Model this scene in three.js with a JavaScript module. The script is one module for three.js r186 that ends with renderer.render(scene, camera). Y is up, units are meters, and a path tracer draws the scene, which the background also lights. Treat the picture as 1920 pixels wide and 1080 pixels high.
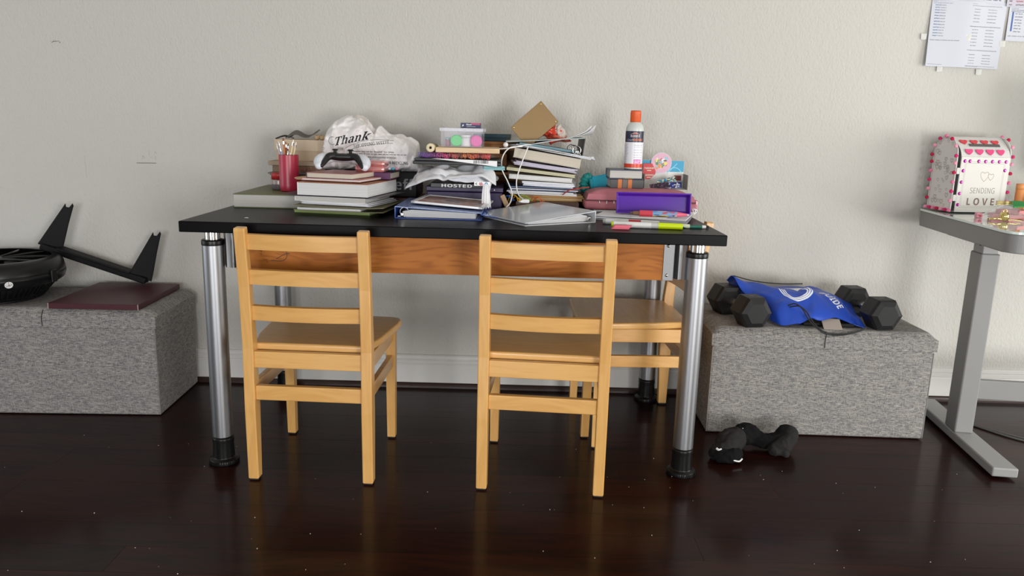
import * as THREE from 'three';
import { RoundedBoxGeometry } from 'three/addons/geometries/RoundedBoxGeometry.js';
import { mergeGeometries } from 'three/addons/utils/BufferGeometryUtils.js';
import { RectAreaLightUniformsLib } from 'three/addons/lights/RectAreaLightUniformsLib.js';

// ---------------------------------------------------------------- camera, sky, light, exposure
const scene = new THREE.Scene();
const camera = new THREE.PerspectiveCamera(2 * Math.atan(540 / 1450) * 180 / Math.PI, 16 / 9, 0.05, 60);
camera.position.set(0.164, 1.034, 2.96);
camera.rotation.order = 'YXZ';
camera.rotation.set(-0.2072, -0.0017, 0.0268);

const renderer = new THREE.WebGLRenderer({ antialias: true });
renderer.toneMapping = THREE.LinearToneMapping;
renderer.toneMappingExposure = 0.95;
renderer.shadowMap.enabled = true;
scene.background = new THREE.Color().setRGB(0.80, 0.92, 1.05);
RectAreaLightUniformsLib.init();
function windowLight(w, h, x, y, z, tx, ty, tz, color, power) {     // daylight entering through one opening
  const l = new THREE.RectAreaLight(color, power, w, h);
  l.position.set(x, y, z); l.lookAt(tx, ty, tz); l.name = 'window_daylight'; scene.add(l);
  return l;
}
windowLight(1.3, 1.35, 2.25, 0.75, 5.30, 2.25, 0.75, 0, new THREE.Color().setRGB(1.0, 0.99, 0.97), 20.0);     // glass door behind the camera
windowLight(1.6, 1.1, -0.9, 0.62, 5.30, -0.9, 0.62, 0, new THREE.Color().setRGB(0.97, 0.98, 1.0), 11.5);      // smaller window in the same wall
windowLight(1.5, 1.2, 3.28, 0.75, 1.45, 0, 0.75, 1.45, new THREE.Color().setRGB(1.0, 0.98, 0.93), 9.0);      // window in the side wall
windowLight(1.3, 1.1, -3.18, 0.7, 1.25, 0, 0.7, 1.25, new THREE.Color().setRGB(0.90, 0.95, 1.0), 2.0);        // window in the other side wall

// ---------------------------------------------------------------- helpers
let seed = 20240611;
const rnd = () => { seed = (seed * 1664525 + 1013904223) >>> 0; return seed / 4294967296; };
const rr = (a, b) => a + (b - a) * rnd();
const V = (x, y, z) => new THREE.Vector3(x, y, z);
const D = Math.PI / 180;
const col = (r, g, b) => new THREE.Color().setRGB(r, g, b);
const hex = (h) => new THREE.Color(h);
const names = new Map();
function numbered(n) { const k = names.get(n) ?? 0; names.set(n, k + 1); return k ? n + '_' + String(k).padStart(3, '0') : n; }
function mesh(name, geo, mat, parent) {
  const m = new THREE.Mesh(Array.isArray(geo) ? mg(geo) : geo, mat);
  m.name = name; m.castShadow = m.receiveShadow = true;
  if (parent) parent.add(m);
  return m;
}
function thing(name, label, category, [x, y, z] = [0, 0, 0], turn = 0, group) {
  const o = new THREE.Group(); o.name = numbered(name); scene.add(o);
  o.position.set(x, y, z); o.rotation.y = turn; o.userData = { label, category };
  if (group) o.userData.group = group;
  return o;
}
function one(name, label, category, geo, mat, [x, y, z] = [0, 0, 0], turn = 0, group) {   // a thing that is one mesh
  const o = mesh(numbered(name), geo, mat, scene);
  o.position.set(x, y, z); o.rotation.y = turn; o.userData = { label, category };
  if (group) o.userData.group = group;
  return o;
}
function struct(name, geo, mat, label) {
  const o = geo ? mesh(numbered(name), geo, mat, scene) : new THREE.Group();
  if (!geo) { o.name = numbered(name); scene.add(o); }
  o.userData = { kind: 'structure' }; if (label) o.userData.label = label;
  return o;
}
function plain(g) {                                  // one attribute layout, so that geometries can be joined
  let q = g.index ? g.toNonIndexed() : g.clone();
  for (const k of Object.keys(q.attributes)) if (!['position', 'normal', 'uv'].includes(k)) q.deleteAttribute(k);
  if (!q.attributes.normal) q.computeVertexNormals();
  if (!q.attributes.uv) q.setAttribute('uv', new THREE.BufferAttribute(new Float32Array(q.attributes.position.count * 2), 2));
  q.clearGroups(); q.morphAttributes = {};
  return q;
}
function mg(list) { return mergeGeometries(list.map(plain), false); }
function place(g, x = 0, y = 0, z = 0, rx = 0, ry = 0, rz = 0) {
  g.applyMatrix4(new THREE.Matrix4().makeRotationFromEuler(new THREE.Euler(rx, ry, rz)).setPosition(x, y, z));
  return g;
}
function uvm(g, s = 1, turn = false) {               // uv in metres by the dominant axis of each triangle (s = size of one repeat)
  g = plain(g); const p = g.attributes.position, n = g.attributes.normal, uv = g.attributes.uv;
  for (let i = 0; i < p.count; i += 3) {
    let ax = 0, ay = 0, az = 0;
    for (let k = 0; k < 3; k++) { ax += n.getX(i + k); ay += n.getY(i + k); az += n.getZ(i + k); }
    ax = Math.abs(ax); ay = Math.abs(ay); az = Math.abs(az);
    for (let k = 0; k < 3; k++) {
      const x = p.getX(i + k), y = p.getY(i + k), z = p.getZ(i + k);
      let a, b;
      if (az >= ax && az >= ay) { a = x; b = y; } else if (ay >= ax) { a = x; b = z; } else { a = z; b = y; }
      if (turn) [a, b] = [b, a];
      uv.setXY(i + k, a / s, b / s);
    }
  }
  return g;
}
const box = (w, h, d, x = 0, y = 0, z = 0, r = 0.0015) => place(r > 0 ? new RoundedBoxGeometry(w, h, d, 2, Math.min(r, w / 2.05, h / 2.05, d / 2.05)) : new THREE.BoxGeometry(w, h, d), x, y, z);
const cyl = (r0, r1, h, x = 0, y = 0, z = 0, seg = 28) => place(new THREE.CylinderGeometry(r0, r1, h, seg), x, y, z);   // r0 above, r1 below
const lathe = (pts, seg = 40) => new THREE.LatheGeometry(pts.map(([r, y]) => new THREE.Vector2(r, y)), seg);
function tube(pts, r, seg = 40, rad = 8, closed = false) {
  const g = new THREE.TubeGeometry(new THREE.CatmullRomCurve3(pts.map((p) => Array.isArray(p) ? V(...p) : p), closed, 'catmullrom', 0.5), seg, r, rad, closed);
  return g;
}
function rod(a, b, r0, r1 = r0, seg = 10) {          // a straight rod from a to b
  const A = V(...a), B = V(...b), L = A.distanceTo(B), g = new THREE.CylinderGeometry(r1, r0, L, seg);
  g.applyQuaternion(new THREE.Quaternion().setFromUnitVectors(V(0, 1, 0), B.clone().sub(A).normalize()));
  g.translate((A.x + B.x) / 2, (A.y + B.y) / 2, (A.z + B.z) / 2);
  return g;
}
function prism(pts, depth, bevel = 0.001, holes = []) {   // an outline in x, y given its thickness along z (centred)
  const s = new THREE.Shape(pts.map(([x, y]) => new THREE.Vector2(x, y)));
  for (const h of holes) s.holes.push(new THREE.Path(h.map(([x, y]) => new THREE.Vector2(x, y))));
  const g = new THREE.ExtrudeGeometry(s, { depth: Math.max(depth - 2 * bevel, 1e-4), bevelEnabled: bevel > 0, bevelThickness: bevel, bevelSize: bevel, bevelOffset: -bevel, bevelSegments: 2, curveSegments: 16 });
  g.translate(0, 0, -depth / 2 + bevel);
  return g;
}
function cr(p0, p1, p2, p3, t) { return 0.5 * (2 * p1 + (p2 - p0) * t + (2 * p0 - 5 * p1 + 4 * p2 - p3) * t * t + (3 * p1 - p0 - 3 * p2 + p3) * t * t * t); }
function patch(P, nu, nv, t = 0.001, wob) {          // a sheet with thickness t through the control points P[row][column] (each [x, y, z])
  const R = P.length, C = P[0].length, cl = (v, n) => Math.max(0, Math.min(n - 1, v));
  const at = (u, v) => {
    const fu = u * (C - 1), fv = v * (R - 1), i = Math.min(Math.floor(fu), C - 2), j = Math.min(Math.floor(fv), R - 2), a = fu - i, b = fv - j, o = [0, 0, 0];
    for (let k = 0; k < 3; k++) {
      const row = (q) => { const W = P[cl(q, R)]; return cr(W[cl(i - 1, C)][k], W[i][k], W[i + 1][k], W[cl(i + 2, C)][k], a); };
      o[k] = cr(row(j - 1), row(j), row(j + 1), row(j + 2), b);
    }
    const r = V(...o); if (wob) r.add(wob(u, v, r)); return r;
  };
  const pts = [], nor = [];
  for (let j = 0; j <= nv; j++) for (let i = 0; i <= nu; i++) pts.push(at(i / nu, j / nv));
  const id = (i, j) => j * (nu + 1) + i;
  for (let j = 0; j <= nv; j++) for (let i = 0; i <= nu; i++) {
    const a = pts[id(Math.min(i + 1, nu), j)].clone().sub(pts[id(Math.max(i - 1, 0), j)]), b = pts[id(i, Math.min(j + 1, nv))].clone().sub(pts[id(i, Math.max(j - 1, 0))]);
    nor.push(a.cross(b).normalize());
  }
  const pos = [], uv = [], idx = [], n = pts.length;
  for (const s of [0.5, -0.5]) for (let k = 0; k < n; k++) { const q = pts[k].clone().addScaledVector(nor[k], s * t); pos.push(q.x, q.y, q.z); uv.push((k % (nu + 1)) / nu, Math.floor(k / (nu + 1)) / nv); }
  for (let j = 0; j < nv; j++) for (let i = 0; i < nu; i++) {
    const a = id(i, j), b = id(i + 1, j), c = id(i + 1, j + 1), d = id(i, j + 1);
    idx.push(a, b, c, a, c, d, n + a, n + c, n + b, n + a, n + d, n + c);
  }
  const g = new THREE.BufferGeometry();
  g.setAttribute('position', new THREE.Float32BufferAttribute(pos, 3)); g.setAttribute('uv', new THREE.Float32BufferAttribute(uv, 2)); g.setIndex(idx); g.computeVertexNormals();
  const e = [], eu = [], rim = [];                   // the four edges, with normals of their own
  for (let i = 0; i < nu; i++) { rim.push([id(i + 1, 0), id(i, 0)]); rim.push([id(i, nv), id(i + 1, nv)]); }
  for (let j = 0; j < nv; j++) { rim.push([id(0, j), id(0, j + 1)]); rim.push([id(nu, j + 1), id(nu, j)]); }
  for (const [a, b] of rim) for (const k of [a, b, n + a, b, n + b, n + a]) { e.push(pos[k * 3], pos[k * 3 + 1], pos[k * 3 + 2]); eu.push(uv[k * 2], uv[k * 2 + 1]); }
  const h = new THREE.BufferGeometry(); h.setAttribute('position', new THREE.Float32BufferAttribute(e, 3)); h.setAttribute('uv', new THREE.Float32BufferAttribute(eu, 2)); h.computeVertexNormals();
  return mg([g, h]);
}
function creases(seed0, n, size, amp, width) {           // sharp random folds: each a ridge along a short line in space
  const keep = seed; seed = seed0; const L = []; for (let i = 0; i < n; i++) { const d = V(rr(-1, 1), rr(-1, 1), rr(-1, 1)).normalize(), a = V(rr(-1, 1), rr(-1, 1), rr(-1, 1)).cross(d).normalize(); L.push([V(rr(-1, 1) * size[0], rr(-1, 1) * size[1], rr(-1, 1) * size[2]), d, a, rr(0.4, 1) * amp * (rnd() < 0.6 ? 1 : -0.8), width * rr(0.5, 1.4), rr(0.5, 1.4)]); } seed = keep;
  const q = V(0, 0, 0), S = Math.max(...size);
  return (p) => { let s = 0; for (const [o, d, a, k, w, l] of L) { q.copy(p).sub(o); const t = Math.abs(q.dot(d)) / w; if (t > 1) continue; const e = q.length() / (S * l); if (e > 1) continue; s += k * (1 - t) * (1 - e * e); } return s; };
}
// value noise
function h3(x, y, z) { let n = (x * 374761393 + y * 668265263 + z * 1274126177) | 0; n = Math.imul(n ^ (n >>> 13), 1274126177); return ((n ^ (n >>> 16)) >>> 0) / 4294967296; }
function noise(x, y, z = 0) {
  const X = Math.floor(x), Y = Math.floor(y), Z = Math.floor(z), s = (t) => t * t * (3 - 2 * t), u = s(x - X), v = s(y - Y), w = s(z - Z), L = (a, b, t) => a + (b - a) * t;
  return L(L(L(h3(X, Y, Z), h3(X + 1, Y, Z), u), L(h3(X, Y + 1, Z), h3(X + 1, Y + 1, Z), u), v), L(L(h3(X, Y, Z + 1), h3(X + 1, Y, Z + 1), u), L(h3(X, Y + 1, Z + 1), h3(X + 1, Y + 1, Z + 1), u), v), w);
}
const fbm = (x, y, z = 0, o = 4) => { let s = 0, a = 0.5, f = 1; for (let i = 0; i < o; i++) { s += a * noise(x * f, y * f, z * f); a *= 0.5; f *= 2.03; } return s; };
function perNoise(x, y, n, ny = n) {                          // tiling noise on an n x n lattice
  const X = Math.floor(x), Y = Math.floor(y), s = (t) => t * t * (3 - 2 * t), u = s(x - X), v = s(y - Y), m = (a) => ((a % n) + n) % n, k = (a) => ((a % ny) + ny) % ny;
  const a = h3(m(X), k(Y), n), b = h3(m(X + 1), k(Y), n), c = h3(m(X), k(Y + 1), n), d = h3(m(X + 1), k(Y + 1), n);
  return a + (b - a) * u + (c - a) * v + (a - b - c + d) * u * v;
}
function dataTex(n, fn, srgb = false, m = n) {        // fn(u, v) -> [r, g, b] in 0..1
  const d = new Uint8Array(n * m * 4);
  for (let j = 0; j < m; j++) for (let i = 0; i < n; i++) { const c = fn(i / n, j / m, i, j); for (let k = 0; k < 3; k++) d[(j * n + i) * 4 + k] = Math.max(0, Math.min(255, Math.round(c[k] * 255))); d[(j * n + i) * 4 + 3] = 255; }
  const t = new THREE.DataTexture(d, n, m); t.magFilter = THREE.LinearFilter; t.minFilter = THREE.LinearMipmapLinearFilter; t.generateMipmaps = true;
  t.wrapS = t.wrapT = THREE.RepeatWrapping; if (srgb) t.colorSpace = THREE.SRGBColorSpace; t.needsUpdate = true;
  return t;
}
function canvasTex(w, h, draw) {
  const c = document.createElement('canvas'); c.width = w; c.height = h; draw(c.getContext('2d'), w, h);
  const t = new THREE.CanvasTexture(c); t.colorSpace = THREE.SRGBColorSpace; t.wrapS = t.wrapT = THREE.ClampToEdgeWrapping;
  return t;
}
const rep = (t, x, y = x) => { const q = t.clone(); q.repeat.set(x, y); q.needsUpdate = true; return q; };
const std = (c, roughness = 0.6, o = {}) => new THREE.MeshPhysicalMaterial({ color: c instanceof THREE.Color ? c : hex(c), roughness, ...o });
function quad(w, h, x = 0, y = 0, z = 0, rx = 0, ry = 0, rz = 0) { return place(new THREE.PlaneGeometry(w, h), x, y, z, rx, ry, rz); }

// ---------------------------------------------------------------- materials
const peel = dataTex(512, (u, v) => { const a = 0.55 * perNoise(u * 96, v * 52, 96, 52) + 0.2 * perNoise(u * 48, v * 26, 48, 26) + 0.25 * perNoise(u * 170, v * 120, 170, 120); return [a, a, a]; });
const wallMat = std(col(0.59, 0.573, 0.533), 0.85, { bumpMap: rep(peel, 1 / 0.46), bumpScale: 0.0018 });
const trimMat = std(col(0.66, 0.65, 0.62), 0.45);
const ceilMat = std(col(0.62, 0.60, 0.56), 0.9);
const shoeMat = std(col(0.030, 0.014, 0.010), 0.35);
function woodTex(base, dark, light, stretch = 18, n = 512, fig = 0.5, vein = 0.8) {       // grain runs along u
  return dataTex(n, (u, v) => {
    const w = perNoise(u * 3, v * 6, 3, 6), a = perNoise(u * 4, v * 64 + w * 6, 4, 64), b = perNoise(u * 14, v * 128 + w * 8, 14, 128), c = perNoise(u * 2, v * 9 + w * 3, 2, 9);
    const t = fig * (0.55 * a + 0.3 * b) + 0.35 * c, k = Math.max(0, 0.42 - b * a * 1.6) * vein;
    return [0, 1, 2].map((i) => (base[i] + (light[i] - base[i]) * t) * (1 - k) + dark[i] * k);
  }, true);
}
const mapleTex = woodTex([0.87, 0.68, 0.41], [0.76, 0.55, 0.29], [0.93, 0.77, 0.52], 18, 512, 0.6, 0.35);
const maple = std(col(0.93, 0.85, 0.72), 0.34, { map: mapleTex, clearcoat: 0.35, clearcoatRoughness: 0.22 });
const paleTex = woodTex([0.86, 0.75, 0.60], [0.76, 0.62, 0.46], [0.92, 0.83, 0.70], 18, 256, 0.6, 0.4);
const oakTex = woodTex([0.70, 0.43, 0.18], [0.44, 0.23, 0.08], [0.77, 0.51, 0.25], 18, 512, 0.7, 0.75);
const oak = std(col(0.86, 0.78, 0.66), 0.5, { map: oakTex, specularIntensity: 0.4 });
const plankTex = woodTex([0.20, 0.115, 0.09], [0.08, 0.045, 0.035], [0.30, 0.165, 0.12], 18, 512, 0.9);
const scratch = canvasTex(1024, 1024, (c, w, h) => {
  c.fillStyle = '#303030'; c.fillRect(0, 0, w, h);
  for (let i = 0; i < 60; i++) { c.strokeStyle = `rgba(160,160,160,${rr(0.05, 0.4)})`; c.lineWidth = rr(0.5, 1.4); c.beginPath(); const x = rr(0, w), y = rr(0, h), a = rr(0, 6.3), l = rr(20, 120); c.moveTo(x, y); c.quadraticCurveTo(x + Math.cos(a) * l / 2 + rr(-14, 14), y + Math.sin(a) * l / 2 + rr(-14, 14), x + Math.cos(a) * l, y + Math.sin(a) * l); c.stroke(); }
  for (let i = 0; i < 900; i++) { c.fillStyle = `rgba(120,120,120,${rr(0.03, 0.25)})`; c.fillRect(rr(0, w), rr(0, h), rr(1, 5), rr(0.6, 1.6)); }
});
scratch.colorSpace = THREE.NoColorSpace; scratch.wrapS = scratch.wrapT = THREE.RepeatWrapping;
const plankMats = [0.17, 0.22, 0.28, 0.20, 0.34].map((k, i) => std(col(1.25 * k, (0.62 + 0.03 * (i % 3)) * k, 0.50 * k), 0.4, { map: rep(plankTex, 1), clearcoat: 0.3, clearcoatRoughness: 0.2, clearcoatRoughnessMap: scratch, specularIntensity: 0.15 }));
for (const m of plankMats) { m.clearcoatRoughness = 0.8; }
const blackLam = std(col(0.0055, 0.005, 0.0055), 0.34, { specularIntensity: 0.12 });
const alu = std(col(0.36, 0.365, 0.38), 0.40, { metalness: 1 });
const steel = std(col(0.22, 0.22, 0.225), 0.5, { metalness: 1 });
const chrome = std(col(0.72, 0.71, 0.70), 0.14, { metalness: 1 });
const blackPlastic = std(col(0.006, 0.006, 0.006), 0.32, { specularIntensity: 0.6 });
const blackMatte = std(col(0.005, 0.005, 0.0055), 0.6, { specularIntensity: 0.5 });
function threadTex(tones, n = 512) {                  // woven heather: short threads across and down
  return canvasTex(n, n, (c, w, h) => {
    c.fillStyle = tones[0]; c.fillRect(0, 0, w, h);
    for (let i = 0; i < 5200; i++) { c.fillStyle = tones[Math.floor(rnd() * tones.length)]; const x = rr(0, w), y = rr(0, h); c.globalAlpha = rr(0.4, 0.95); if (rnd() < 0.62) { const l = rr(6, 46); c.fillRect(x, y, l, 2.6); c.fillRect(x - w, y, l, 2.6); } else { const l = rr(5, 26); c.fillRect(x, y, 2.4, l); c.fillRect(x, y - h, 2.4, l); } }
  });
}
const heather = threadTex(['#94918e', '#6c6d70', '#b3aea6', '#54565b', '#c6c0b6', '#807f82', '#43464c']);
heather.wrapS = heather.wrapT = THREE.RepeatWrapping;
const fabric = std(col(0.90, 0.89, 0.88), 0.95, { map: heather, bumpMap: heather, bumpScale: 0.0008 });

// ---------------------------------------------------------------- the room
{
  const W0 = -3.2, W1 = 3.3, Z1 = 5.4, H = 2.6, T = 0.12;
  const back = struct('wall_back', uvm(box(W1 - W0 + 2 * T, H, T, (W0 + W1) / 2, H / 2, -T / 2, 0), 1), wallMat);
  const holed = (len, openings, toXYZ) => {           // a wall of boxes round its openings [a0, a1, y0, y1]
    const out = []; let a = 0;
    for (const [a0, a1, y0, y1] of openings) {
      if (a0 > a) out.push(toXYZ(a, a0, 0, H)); if (y0 > 0) out.push(toXYZ(a0, a1, 0, y0)); if (y1 < H) out.push(toXYZ(a0, a1, y1, H)); a = a1;
    }
    if (a < len) out.push(toXYZ(a, len, 0, H));
    return mg(out.map((g) => uvm(g, 1)));
  };
  const alongZ = (x) => (a0, a1, y0, y1) => box(T, y1 - y0, a1 - a0, x, (y0 + y1) / 2, (a0 + a1) / 2, 0);
  const alongX = (z) => (a0, a1, y0, y1) => box(a1 - a0, y1 - y0, T, W0 + (a0 + a1) / 2, (y0 + y1) / 2, z, 0);
  struct('wall_left', holed(Z1, [[0.6, 1.9, 0.15, 1.25]], alongZ(W0 - T / 2)), wallMat);
  struct('wall_right', holed(Z1, [[0.7, 2.2, 0.15, 1.35]], alongZ(W1 + T / 2)), wallMat);
  struct('wall_front', holed(W1 - W0, [[1.5, 3.1, 0.07, 1.17], [4.8, 6.1, 0.075, 1.425]], alongX(Z1 + T / 2)), wallMat);
  struct('ceiling', box(W1 - W0 + 2 * T, 0.1, Z1 + 2 * T, (W0 + W1) / 2, H + 0.05, Z1 / 2, 0), ceilMat);
  const win = (name, w, h, x, y, z, ry) => {          // frame, mullion and panes in an opening
    const o = struct(name); o.position.set(x, y, z); o.rotation.y = ry;
    const f = 0.045; mesh('window_frame', [box(w, f, 0.06, 0, h / 2 - f / 2, 0), box(w, f, 0.06, 0, -h / 2 + f / 2, 0), box(f, h, 0.06, -w / 2 + f / 2, 0, 0), box(f, h, 0.06, w / 2 - f / 2, 0, 0), box(0.04, h, 0.05)], trimMat, o);
    const pane = std(col(1, 1, 1), 0.02, { transmission: 1, thickness: 0, ior: 1.45 });
    for (const s of [-1, 1]) mesh('pane', box(w / 2 - 0.03, h - 0.06, 0.004, s * w / 4, 0, -0.012, 0), pane, o);
  };
  win('window_1', 1.3, 1.35, 2.25, 0.75, Z1 + 0.07, 0);
  win('window_4', 1.6, 1.1, -0.9, 0.62, Z1 + 0.07, 0);
  win('window_2', 1.5, 1.2, W1 + 0.07, 0.75, 1.45, Math.PI / 2);
  win('window_3', 1.3, 1.1, W0 - 0.07, 0.7, 1.25, Math.PI / 2);

  const floor = struct('floor');
  mesh('subfloor', box(W1 - W0 + 2 * T, 0.05, Z1 + 2 * T, (W0 + W1) / 2, -0.039, Z1 / 2, 0), shoeMat, floor);
  const PW = 0.1125; let k = 0;
  for (let z = 0; z < Z1; z += PW) {
    let x = W0 - rr(0, 0.9);
    while (x < W1) {
      const a = Math.max(x, W0); let L = rr(1.2, 2.4), b = Math.min(x + L, W1); x += L;
      if (b - a < 0.05) continue;
      const g = uvm(box(b - a - 0.0003, 0.014, PW - 0.0003, 0, 0, 0, 0.0003), 0.9), uv = g.attributes.uv, du = rnd(), dv = rnd();
      for (let i = 0; i < uv.count; i++) uv.setXY(i, uv.getX(i) + du, uv.getY(i) + dv);
      mesh('plank', g, plankMats[Math.floor(rnd() * plankMats.length)], floor).position.set((a + b) / 2, -0.007 - (k++ % 3) * 0.00005, z + PW / 2);
    }
  }
  // skirting with two grooves, and the dark shoe strip under it
  const skirt = prismX([[0, 0.020], [0.014, 0.020], [0.014, 0.092], [0.0125, 0.0945], [0.0105, 0.097], [0.0125, 0.1], [0.0125, 0.110], [0.009, 0.114], [0.0105, 0.118], [0.0095, 0.127], [0.006, 0.132], [0, 0.134]], W0, W1);
  struct('baseboard_back', skirt, trimMat);
  struct('trim_1', prismX([[0, 0], [0.024, 0], [0.0235, 0.008], [0.020, 0.015], [0.014, 0.0195], [0, 0.0195]], W0, W1), shoeMat);
  // marks on the wall
  const mark = (x, y, w, h, draw) => {
    const t = canvasTex(256, 128, (c, a, b) => { c.clearRect(0, 0, a, b); draw(c, a, b); });
    const m = mesh('scuff_mark', quad(w, h, x, y, 0.0012), std(col(1, 1, 1), 0.9, { map: t, transparent: true }), back);
    m.castShadow = false;
  };
  mark(-1.53, 1.287, 0.05, 0.025, (c) => { c.fillStyle = '#3a3632'; for (let i = 0; i < 9; i++) c.fillRect(30 + i * 20 + rr(-6, 6), 44 + rr(-16, 16), rr(8, 22), rr(6, 14)); });
  mark(-1.215, 0.885, 0.12, 0.08, (c) => { c.strokeStyle = 'rgba(70,66,62,0.75)'; c.lineWidth = 3; c.beginPath(); c.moveTo(20, 108); c.lineTo(180, 106); c.stroke(); c.lineWidth = 1.5; c.strokeStyle = 'rgba(90,86,82,0.55)'; for (let i = 0; i < 9; i++) { c.beginPath(); const x = rr(60, 190), y = rr(8, 70); c.moveTo(x, y); c.lineTo(x + rr(-12, 18), y + rr(4, 26)); c.stroke(); } });
  mark(-1.46, 0.84, 0.02, 0.09, (c) => { c.strokeStyle = 'rgba(95,90,84,0.5)'; c.lineWidth = 7; c.beginPath(); c.moveTo(110, 4); c.lineTo(140, 124); c.stroke(); });
}
function prismX(pts, x0, x1) {                        // a profile in z, y run along x
  const s = new THREE.Shape(pts.map(([z, y]) => new THREE.Vector2(z, y))), g = new THREE.ExtrudeGeometry(s, { depth: x1 - x0, bevelEnabled: false });
  g.applyMatrix4(new THREE.Matrix4().makeBasis(V(0, 0, 1), V(0, 1, 0), V(1, 0, 0))); g.translate(x0, 0, 0);
  // the basis above mirrors the prism, so turn its faces round
  const p = plain(g), a = p.attributes; for (const n of ['position', 'normal', 'uv']) { const q = a[n], z = q.itemSize; for (let i = 0; i < q.count; i += 3) for (let c = 0; c < z; c++) { const t = q.array[(i + 1) * z + c]; q.array[(i + 1) * z + c] = q.array[(i + 2) * z + c]; q.array[(i + 2) * z + c] = t; } }
  p.computeVertexNormals(); return p;
}
// crumbs and dust on the boards, far too many to count
{
  const bits = []; for (let i = 0; i < 110; i++) { const x = rr(-1.4, 1.9), z = rr(0.55, 1.75); bits.push(place(new THREE.TetrahedronGeometry(rr(0.0009, 0.0022)), x, 0.0012, z, rnd() * 6, rnd() * 6, 0)); }
  const o = mesh('floor_crumbs', bits, std(col(0.55, 0.5, 0.44), 0.9), scene);
  o.userData = { kind: 'stuff', label: 'pale crumbs and dust specks scattered over the dark floor boards', category: 'crumbs' };
}

// ---------------------------------------------------------------- the table
{
  const t = thing('work_table', 'long black topped table on four silver tube legs with oak apron', 'table', [0, 0, 0]);
  mesh('tabletop', uvm(box(1.524, 0.031, 0.80, 0, 0.7355, 0.43, 0.003), 1), blackLam, t);
  for (const [sx, z] of [[-1, 0.742], [1, 0.742], [-1, 0.085], [1, 0.085]]) {
    const leg = mesh('leg', lathe([[0, 0.086], [0.0305, 0.086], [0.0305, 0.674], [0, 0.674]].map(([r, y]) => [r, y])), alu, t);
    leg.position.set(sx * 0.703, 0, z); leg.geometry = mg([cyl(0.0305, 0.0305, 0.59, 0, 0.38, 0, 40)]);
    mesh('collar', lathe([[0.0, 0.673], [0.031, 0.673], [0.0318, 0.676], [0.0318, 0.686], [0.030, 0.689], [0, 0.689]]), blackPlastic, leg);
    mesh('neck', cyl(0.0215, 0.0215, 0.04, 0, 0.70, 0), chrome, leg);
    mesh('mounting_plate', box(0.10, 0.004, 0.10, 0, 0.718, 0), alu, leg);
    const teeth = []; for (let k = 0; k < 40; k++) teeth.push(place(box(0.0035, 0.011, 0.002, 0, 0, 0, 0), Math.cos(k / 40 * 6.2832) * 0.0435, 0.0065, Math.sin(k / 40 * 6.2832) * 0.0435, 0, -k / 40 * 6.2832 + Math.PI / 2));
    mesh('foot', [lathe([[0, 0], [0.043, 0], [0.0435, 0.002], [0.0435, 0.011], [0.040, 0.014], [0.0325, 0.016], [0.032, 0.02], [0.0305, 0.068], [0.032, 0.070], [0.0312, 0.078], [0.0312, 0.087], [0, 0.087]]), ...teeth], blackPlastic, leg);
  }
  const ap = (w, x, z, ry) => mesh('apron', place(uvm(box(w, 0.115, 0.018, 0, 0, 0, 0.001), 0.55), x, 0.6615, z, 0, ry), oak, t);
  const front = ap(1.236, 0, 0.742, 0); ap(1.236, 0, 0.085, 0); ap(0.56, -0.68, 0.4135, Math.PI / 2); ap(0.56, 0.68, 0.4135, Math.PI / 2);
  for (const s of [-1, 1]) for (const z of [0.742, 0.085]) {
    const f = z > 0.4 ? 1 : -1;
    const b = mesh('corner_bracket', [box(0.030, 0.115, 0.003, s * 0.618, 0.6615, z + f * 0.0105, 0.001), box(0.003, 0.115, 0.03, s * 0.633, 0.6615, z - f * 0.004, 0.001)], steel, t);
    for (const y of [0.706, 0.620]) mesh('screw', place(lathe([[0, 0.003], [0.002, 0.0028], [0.0045, 0.001], [0.0048, 0]], 14), s * 0.615, y, z + f * 0.012, f * Math.PI / 2), chrome, b);
    mesh('bracket_channel', prismY([[-0.018, -0.008], [-0.006, 0.012], [0.004, 0.008], [0.012, 0.014], [0.019, 0.004], [0.017, -0.012]].map(([a, c]) => [s * 0.654 + a, z + f * c]), 0.608, 0.715), alu, t);
  }
  const scrib = canvasTex(512, 256, (c, w, h) => {
    c.clearRect(0, 0, w, h); c.strokeStyle = '#2a1712'; c.lineWidth = 7; c.lineCap = 'round';
    c.beginPath(); c.moveTo(330, 20); c.bezierCurveTo(420, 60, 440, 170, 350, 205); c.bezierCurveTo(300, 222, 250, 200, 200, 205); c.stroke();
    c.beginPath(); c.moveTo(270, 180); c.bezierCurveTo(330, 150, 370, 110, 440, 108); c.stroke();
    c.lineWidth = 5; for (const [a, b, d, e] of [[50, 30, 62, 90], [70, 26, 80, 96], [62, 60, 100, 54], [62, 120, 84, 130], [100, 190, 150, 200], [140, 222, 160, 232], [150, 40, 190, 36], [150, 60, 186, 62], [210, 30, 222, 80]]) { c.beginPath(); c.moveTo(a, b); c.lineTo(d, e); c.stroke(); }
  });
  mesh('scribble', quad(0.115, 0.058, -0.520, 0.650, 0.7517), std(col(1, 1, 1), 0.5, { map: scrib, transparent: true }), front).castShadow = false;
}
function prismY(pts, y0, y1) {                        // an outline in x, z run up along y
  const s = new THREE.Shape(pts.map(([x, z]) => new THREE.Vector2(x, -z))), g = new THREE.ExtrudeGeometry(s, { depth: y1 - y0, bevelEnabled: false });
  g.rotateX(-Math.PI / 2); g.translate(0, y0, 0); return g;
}

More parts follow.
